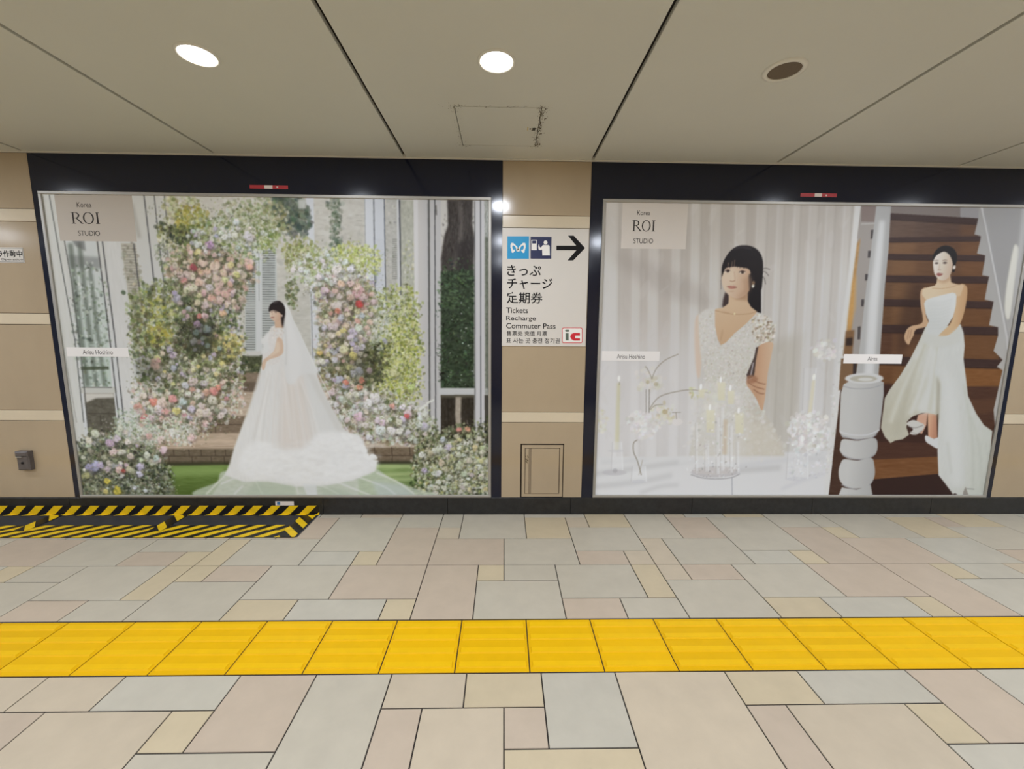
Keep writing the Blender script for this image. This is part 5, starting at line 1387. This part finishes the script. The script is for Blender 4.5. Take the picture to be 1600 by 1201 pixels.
    # turned newel post
    A([(1318, 600), (1313.5, 614), (1311, 674), (1316, 683), (1338, 687), (1364, 683), (1374, 672), (1380.5, 615), (1380.5, 597), (1350, 584)], (182, 181, 177), 1, 0.4, grad=((164, 163, 160), 1330, 640, 1378, 645))
    p.dab(1350, 591, 31, 8.5, (196, 195, 191), 1)
    p.dab(1349, 591.5, 22, 5.2, (168, 164, 150), 1)
    p.dab(1352, 592.5, 12, 2.8, (206, 204, 196), 0.8)
    p.line([(1317, 603), (1335, 607), (1360, 606), (1380, 600)], 1.5, (150, 150, 152), 0.8, 0, True)
    p.line([(1312, 674), (1330, 679), (1355, 679), (1374, 671)], 1.5, (206, 206, 208), 0.7, 0, True)
    p.line([(1314, 680), (1335, 686), (1358, 685), (1370, 678)], 1.6, (136, 136, 140), 0.8, 0, True)
    A([(1317, 686), (1340, 688), (1366, 684), (1371, 697), (1366, 711), (1350, 717), (1325, 716), (1313, 706), (1312.5, 697)], (182, 181, 177), 1, 0.4, True, grad=((160, 159, 156), 1330, 700, 1372, 702))
    p.line([(1316, 711), (1335, 717), (1355, 716), (1367, 709)], 1.8, (142, 142, 146), 0.7, 0.5, True)
    A([(1319, 717), (1340, 719), (1361, 715), (1366, 728), (1366, 744), (1358, 758), (1340, 763), (1322, 761), (1312, 750), (1310, 736), (1313, 724)], (184, 183, 179), 1, 0.4, True, grad=((158, 157, 154), 1325, 738, 1367, 742))
    p.line([(1314, 757), (1335, 764), (1352, 762), (1362, 753)], 1.8, (142, 142, 146), 0.7, 0.5, True)
    A([(1315, 761), (1338, 765), (1360, 757), (1364, 778), (1308, 778)], (184, 183, 179), 1, 0.4, grad=((160, 159, 156), 1320, 768, 1364, 770))
    # --- the woman on the stairs: dress, legs, arms, head
    A([(1434, 648), (1449, 644), (1447, 664), (1440, 678), (1428, 672)], (196, 150, 126), 1, 0.5)
    A([(1449, 645), (1463, 645), (1464, 684), (1450, 686)], (200, 152, 122), 1, 0.5, grad=((172, 122, 96), 1452, 660, 1464, 662))
    A([(1416, 662), (1426, 656), (1438, 660), (1444, 664), (1441, 672), (1431, 679), (1421, 677), (1426, 670)], (190, 186, 178), 1, 0.5, True)
    p.line([(1418, 666), (1430, 668), (1442, 664)], 1.4, (120, 116, 112), 0.7, 0, True)
    p.line([(1421, 674), (1432, 677), (1441, 672)], 1.2, (134, 130, 126), 0.7, 0, True)
    A([(1446, 680), (1458, 685), (1466, 684), (1465, 700), (1454, 695), (1446, 689)], (198, 198, 194), 1, 0.5, True)
    front = [(1446, 510), (1437, 530), (1422, 560), (1407, 585), (1390, 608), (1382, 622), (1379, 645), (1376, 668), (1382, 682), (1391, 692), (1398, 688), (1410, 686), (1420, 679), (1416, 668), (1417, 658), (1426, 650), (1440, 645), (1450, 645), (1463, 648), (1472, 640), (1490, 560), (1500, 508)]
    A(front, (190, 189, 177), 1, 0.4, grad=((174, 170, 152), 1450, 580, 1400, 660), noise=2, nscale=(3, 8))
    A([(1455, 545), (1450, 600), (1430, 640), (1440, 645), (1462, 645), (1466, 590), (1474, 550)], (202, 203, 194), 0.8, 4)
    A([(1436, 560), (1415, 610), (1405, 660), (1396, 680), (1410, 640), (1420, 600)], (152, 146, 126), 0.55, 4)
    for q, c in (([(1448, 530), (1425, 590), (1400, 680)], (170, 166, 148)), ([(1456, 535), (1440, 600), (1422, 648)], (208, 208, 198)), ([(1440, 540), (1412, 600), (1390, 660)], (204, 203, 192)), ([(1466, 540), (1458, 600), (1452, 642)], (176, 172, 156)), ([(1430, 560), (1400, 620), (1384, 670)], (176, 172, 154))):
        p.line(q, 4, c, 0.5, 2, True, 8)
    right_ = [(1468, 528), (1500, 506), (1505, 520), (1507, 540), (1505, 560), (1509, 592), (1512, 618), (1525, 646), (1537, 664), (1550, 673), (1546, 720), (1540, 776), (1490, 776), (1486, 768), (1474, 752), (1466, 742), (1464.5, 705), (1466, 650), (1464, 620), (1460, 580)]
    A(right_, (194, 195, 186), 1, 0.4, grad=((180, 182, 172), 1470, 700, 1545, 720), noise=2, nscale=(3, 10))
    A([(1470, 560), (1490, 600), (1500, 680), (1505, 760), (1486, 760), (1478, 680)], (204, 205, 198), 0.7, 6)
    A([(1463, 585), (1469, 600), (1467, 660), (1463, 650)], (140, 132, 112), 0.6, 2)
    for q in ([(1505, 600), (1518, 680), (1520, 760)], [(1516, 650), (1530, 700), (1534, 770)], [(1480, 690), (1486, 740)]):
        p.line(q, 3, (166, 168, 158), 0.5, 2, True)
    A([(1480, 776), (1492, 770), (1500, 776)], (58, 42, 38), 0.9, 0.5)
    A([(1504, 770), (1508, 760), (1514, 776), (1505, 776)], (128, 120, 112), 0.8, 0.5)
    p.line([(1509, 763), (1522, 764)], 1.2, (120, 118, 112), 0.8)
    skin = (200, 168, 134)
    # her right arm with hand, her left arm across the lap
    A([(1438, 455), (1446, 449), (1452, 456), (1450, 470), (1445, 480), (1447, 495), (1451, 506), (1444, 511), (1432, 514), (1428.5, 518), (1427, 524), (1423.5, 530), (1420, 538), (1416, 536), (1413, 530), (1413, 523), (1417, 514), (1424, 509), (1434, 507), (1441, 503), (1441, 492), (1438, 475)], (186, 152, 118), 1, 0.4, True)
    p.line([(1424, 514), (1421, 528)], 0.9, (128, 92, 68), 0.7)
    p.line([(1420, 515), (1417, 530)], 0.9, (138, 100, 74), 0.7)
    A([(1500, 444), (1507, 444.5), (1511, 451), (1510, 468), (1506, 488), (1500, 505), (1491, 517), (1480, 524), (1466, 525), (1474, 516), (1484, 506), (1490, 490), (1493, 470), (1494, 455)], (196, 162, 124), 1, 0.4, True, grad=((180, 142, 102), 1490, 480, 1510, 482))
    # shoulders, neck, bodice
    A([(1464, 434), (1484, 430), (1486, 441), (1495, 444), (1506, 445), (1500, 462), (1448, 470), (1440, 460), (1441, 452), (1448, 449), (1460, 446), (1463, 442)], skin, 1, 0.5, False, grad=((206, 180, 150), 1500, 450, 1460, 458))
    A([(1464, 434), (1484, 430), (1485, 438), (1474, 443), (1465, 440)], (168, 138, 108), 0.7, 1.5)
    p.line([(1456, 450), (1470, 451), (1476, 450)], 0.9, (160, 124, 92), 0.7)
    p.line([(1477, 450), (1488, 448), (1494, 446)], 0.9, (160, 124, 92), 0.6)
    A([(1443.5, 474), (1446, 469), (1452, 466), (1475, 460), (1488, 457), (1492.5, 458.5), (1494, 463), (1493, 478), (1489, 494), (1482, 506), (1472, 517), (1465, 525), (1455, 524), (1446, 522), (1447, 510), (1451, 502), (1446, 490)], (192, 194, 187), 1, 0.4, False, grad=((204, 205, 199), 1455, 500, 1480, 470))
    for k in range(9):
        y = 470 + k * 5
        p.line([(1449, y + 3), (1470, y + 2 + g.uniform(-1, 1)), (1488 - k, y - 3)], 1.6, (172, 174, 167), 0.35, 1)
    A([(1446, 520), (1466, 524), (1480, 526), (1500, 508), (1504, 520), (1500, 535), (1470, 545), (1440, 535)], (190, 190, 180), 0.9, 1.5)
    # head
    A([(1457.5, 408), (1460, 400), (1468, 393), (1478, 392), (1485, 398), (1488.5, 408), (1487.5, 420), (1484, 430), (1478, 436.5), (1471, 438), (1465, 435), (1460, 428), (1458, 419)], (216, 202, 186), 1, 0.4, True, grad=((184, 160, 138), 1462, 412, 1488, 418))
    A([(1457.5, 408), (1457.5, 400), (1462, 391), (1470, 385), (1479, 383.5), (1488, 387), (1494, 395), (1495, 405), (1493, 412), (1491, 424), (1487.5, 424), (1488.5, 414), (1486.5, 405), (1482, 397), (1475, 393), (1467, 396), (1461, 401)], (36, 32, 32), 1, 0.3, True)
    p.dab(1490.5, 417.5, 2.2, 3.0, (218, 206, 190), 0.95)
    for x, y, w in ((1463, 411, 2.8), (1476, 410.5, 3.2)):
        p.dab(x, y, w, 1.4, (52, 40, 38), 0.85)
        p.line([(x - w - 0.5, y - 3.4), (x, y - 4.4), (x + w + 0.5, y - 3.8)], 1.0, (96, 78, 68), 0.75, 0, True)
    p.line([(1468, 411), (1467, 419), (1465.5, 421)], 1.1, (176, 150, 130), 0.7, 0, True)
    p.line([(1465, 421.5), (1470, 421.5)], 1.2, (150, 120, 104), 0.7)
    A([(1462.5, 428), (1466, 426.3), (1469, 426.8), (1473, 428), (1469, 431), (1465, 431)], (142, 84, 78), 0.95, 0.2, True)
    p.tone(0.9, 1.04)


def print_mesh(p):
    """the painted sheet as one flat mesh whose samples carry the ink reflectance"""
    a = p.a
    k = np.array([0.22, 0.56, 0.22], np.float32)          # the press softens edges by a fraction of a sample
    for ax in (0, 1):
        b = np.pad(a, [(1, 1) if q == ax else (0, 0) for q in range(3)], mode='edge')
        n = a.shape[ax]
        a = sum(k[q] * np.take(b, range(q, q + n), ax) for q in range(3))
    s = np.clip(a / 255.0, 0, 1)
    linear = np.where(s <= 0.04045, s / 12.92, ((s + 0.055) / 1.055) ** 2.4)
    # colours were read off the lit wall: divide by the light the wall receives to get the ink's own reflectance
    Z = np.linspace(p.z1, p.z0, p.h)[:, None]
    X = np.linspace(p.x0, p.x1, p.w)[None, :]
    fx = 1.06 * np.interp(X, *LIGHT_X) ** (0.35 + 0.5 * Z)
    E = np.stack([(c[0] + c[1] * Z + c[2] * Z ** 2 + c[3] * Z ** 3) * fx for c in LIGHT_FIT], -1)
    alb = np.clip(linear / E, 0.003, 0.95)
    co = np.zeros((p.h, p.w, 3), np.float32)
    co[..., 0] = X
    co[..., 2] = Z
    idx = np.arange(p.h * p.w, dtype=np.int32).reshape(p.h, p.w)
    q = np.stack([idx[1:, :-1], idx[1:, 1:], idx[:-1, 1:], idx[:-1, :-1]], -1).reshape(-1, 4)
    me = bpy.data.meshes.new('print')
    me.vertices.add(p.h * p.w)
    me.vertices.foreach_set('co', co.ravel())
    me.loops.add(q.size)
    me.loops.foreach_set('vertex_index', q.ravel().astype(np.int32))
    me.polygons.add(len(q))
    me.polygons.foreach_set('loop_start', np.arange(0, q.size, 4, dtype=np.int32))
    me.update(calc_edges=True)
    at = me.color_attributes.new('ink', 'FLOAT_COLOR', 'POINT')
    at.data.foreach_set('color', np.concatenate([alb, np.ones(alb.shape[:2] + (1,))], -1).astype(np.float32).ravel())
    me.materials.append(M['ink_print'])
    return me


LIGHT_FIT = ((0.7223, -0.0453, 0.2396, -0.1104), (0.7042, -0.0834, 0.2814, -0.1225), (0.6842, -0.1452, 0.3498, -0.1429))
LIGHT_X = ((-2.6, -1.8, -1.05, -0.35, 0.9, 1.6, 2.35, 3.15), (0.901, 0.955, 1.065, 1.08, 0.9215, 0.9445, 1.054, 1.077))
M['ink_print'] = bpy.data.materials.new('poster_print')
M['ink_print'].use_nodes = True
nt = M['ink_print'].node_tree
an = nt.nodes.new('ShaderNodeAttribute')
an.attribute_name = 'ink'
pb = nt.nodes['Principled BSDF']
nt.links.new(an.outputs['Color'], pb.inputs['Base Color'])
pb.inputs['Roughness'].default_value = 0.42
pb.inputs['Specular IOR Level'].default_value = 0.18
M['card_l'] = mat('card_warm_white', (204, 196, 186), 0.5, 0.3)
M['card_r'] = mat('card_white', (226, 220, 214), 0.5, 0.3)
M['tag'] = mat('name_tag_white', (236, 234, 233), 0.5, 0.3)
M['logo_ink'] = mat('logo_ink', (58, 52, 50), 0.6, 0.2)
M['tag_ink'] = mat('tag_ink', (96, 92, 92), 0.6, 0.2)


def serif_roi(x0, x1, z0, z1):
    """R, O and I with thick and thin strokes and slab serifs, as (x, z) polygons inside the box"""
    W, Hh = x1 - x0, z1 - z0
    polys = []
    def rect(a, b, c, d): polys.append([(a, c), (b, c), (b, d), (a, d)])
    def ring(cx, cy, ro, so, ri, si, a0=0.0, a1=360.0, n=40):
        for k in range(n):
            t0, t1 = math.radians(a0 + (a1 - a0) * k / n), math.radians(a0 + (a1 - a0) * (k + 1) / n)
            polys.append([(cx + ri * math.cos(t0), cy + si * math.sin(t0)), (cx + ro * math.cos(t0), cy + so * math.sin(t0)), (cx + ro * math.cos(t1), cy + so * math.sin(t1)), (cx + ri * math.cos(t1), cy + si * math.sin(t1))])
    # unit layout: R 0..0.40, O 0.42..0.82, I 0.87..1.0; height 0..1
    rect(0.05, 0.105, 0.03, 0.97); rect(0.0, 0.155, 0.0, 0.045); rect(0.0, 0.14, 0.955, 1.0)
    ring(0.15, 0.735, 0.155, 0.265, 0.10, 0.215, -90, 90, 24)
    rect(0.10, 0.155, 0.95, 1.0); rect(0.10, 0.155, 0.47, 0.52)
    polys.append([(0.16, 0.49), (0.215, 0.49), (0.40, 0.04), (0.335, 0.04)]); rect(0.33, 0.42, 0.0, 0.045)
    ring(0.615, 0.5, 0.195, 0.515, 0.14, 0.465)
    rect(0.905, 0.965, 0.03, 0.97); rect(0.865, 1.005, 0.0, 0.045); rect(0.865, 1.005, 0.955, 1.0)
    V, Fs = [], []
    for q in polys:
        k = len(V)
        V += [(x0 + a * W, 0.0, z0 + b * Hh) for a, b in q]
        Fs.append(tuple(range(k, k + len(q))))
    return V, Fs


def box_px(x0, y0, x1, y1):
    a, b = wall_pt(x0, y1), wall_pt(x1, y0)
    return a[0], b[0], a[1], b[1]


POSTERS = (('wide poster of a bride in a white gown and veil under a flower arch', paint_arch, 'card_l', (94.5, 305.5, 206, 376), (120.6, 316, 142.5, 323.7), (112.5, 331.9, 154.4, 349.4), (123, 360.6, 156, 368),
            (((105.5, 543, 200, 556.5), (130, 546.3, 176, 553.3), 'Arisu Hoshino'),)),
           ('wide poster of two brides, one at a candlelit table, one seated on a staircase', paint_pair, 'card_r', (970, 318.3, 1075.5, 388), (995.5, 329, 1016, 336), (987.5, 344.5, 1023.7, 361), (989.5, 372.5, 1020.5, 380),
            (((940, 548.7, 1031, 563.3), (963.7, 553.4, 1008, 560), 'Arisu Hoshino'), ((1317.3, 553.6, 1410, 567.5), (1355, 557, 1371, 563.4), 'Aires'))))
for ci, (lb, paint, cm, card, t1, t2, t3, tags) in enumerate(POSTERS):
    x0, x1, a0, a1 = CASES[ci]
    p = Print(a0 + FR - 0.002, a1 - FR + 0.002, FZ0 + FR - 0.002, FZ1 - FR + 0.002, 5 + ci)
    paint(p)
    po = thing('poster', lb, 'poster', (0, WALL_Y, 0), 'framed advertising posters on the passage wall')
    obj('sheet', mesh('sheet', *boxg(p.x0, p.x1, 0.0, 0.0018, p.z0, p.z1), M['print_back']), po)
    obj('print', print_mesh(p), po, (0, -0.0006, 0))
    b = box_px(*card)
    cd = obj('logo_card', mesh('logo_card', *boxg(b[0], b[1], -0.0012, -0.0007, b[2], b[3]), M[cm]), po)
    yy = -0.0015
    b = box_px(*t2)
    obj('lettering', mesh('lettering', *serif_roi(*b), M['logo_ink']), cd, (0, yy, 0))
    for t, w in ((t1, 'Korea'), (t3, 'STUDIO')):
        b = box_px(*t)
        lettering(w, cd, b[0], yy, b[2], b[1] - b[0], b[3] - b[2], M['logo_ink'])
    for tb, tt, word in tags:
        b = box_px(*tb)
        tg = obj('name_tag', mesh('name_tag', *boxg(b[0], b[1], -0.0012, -0.0007, b[2], b[3]), M['tag']), po)
        b = box_px(*tt)
        lettering(word, tg, b[0], yy, b[2], b[1] - b[0], b[3] - b[2], M['tag_ink'])
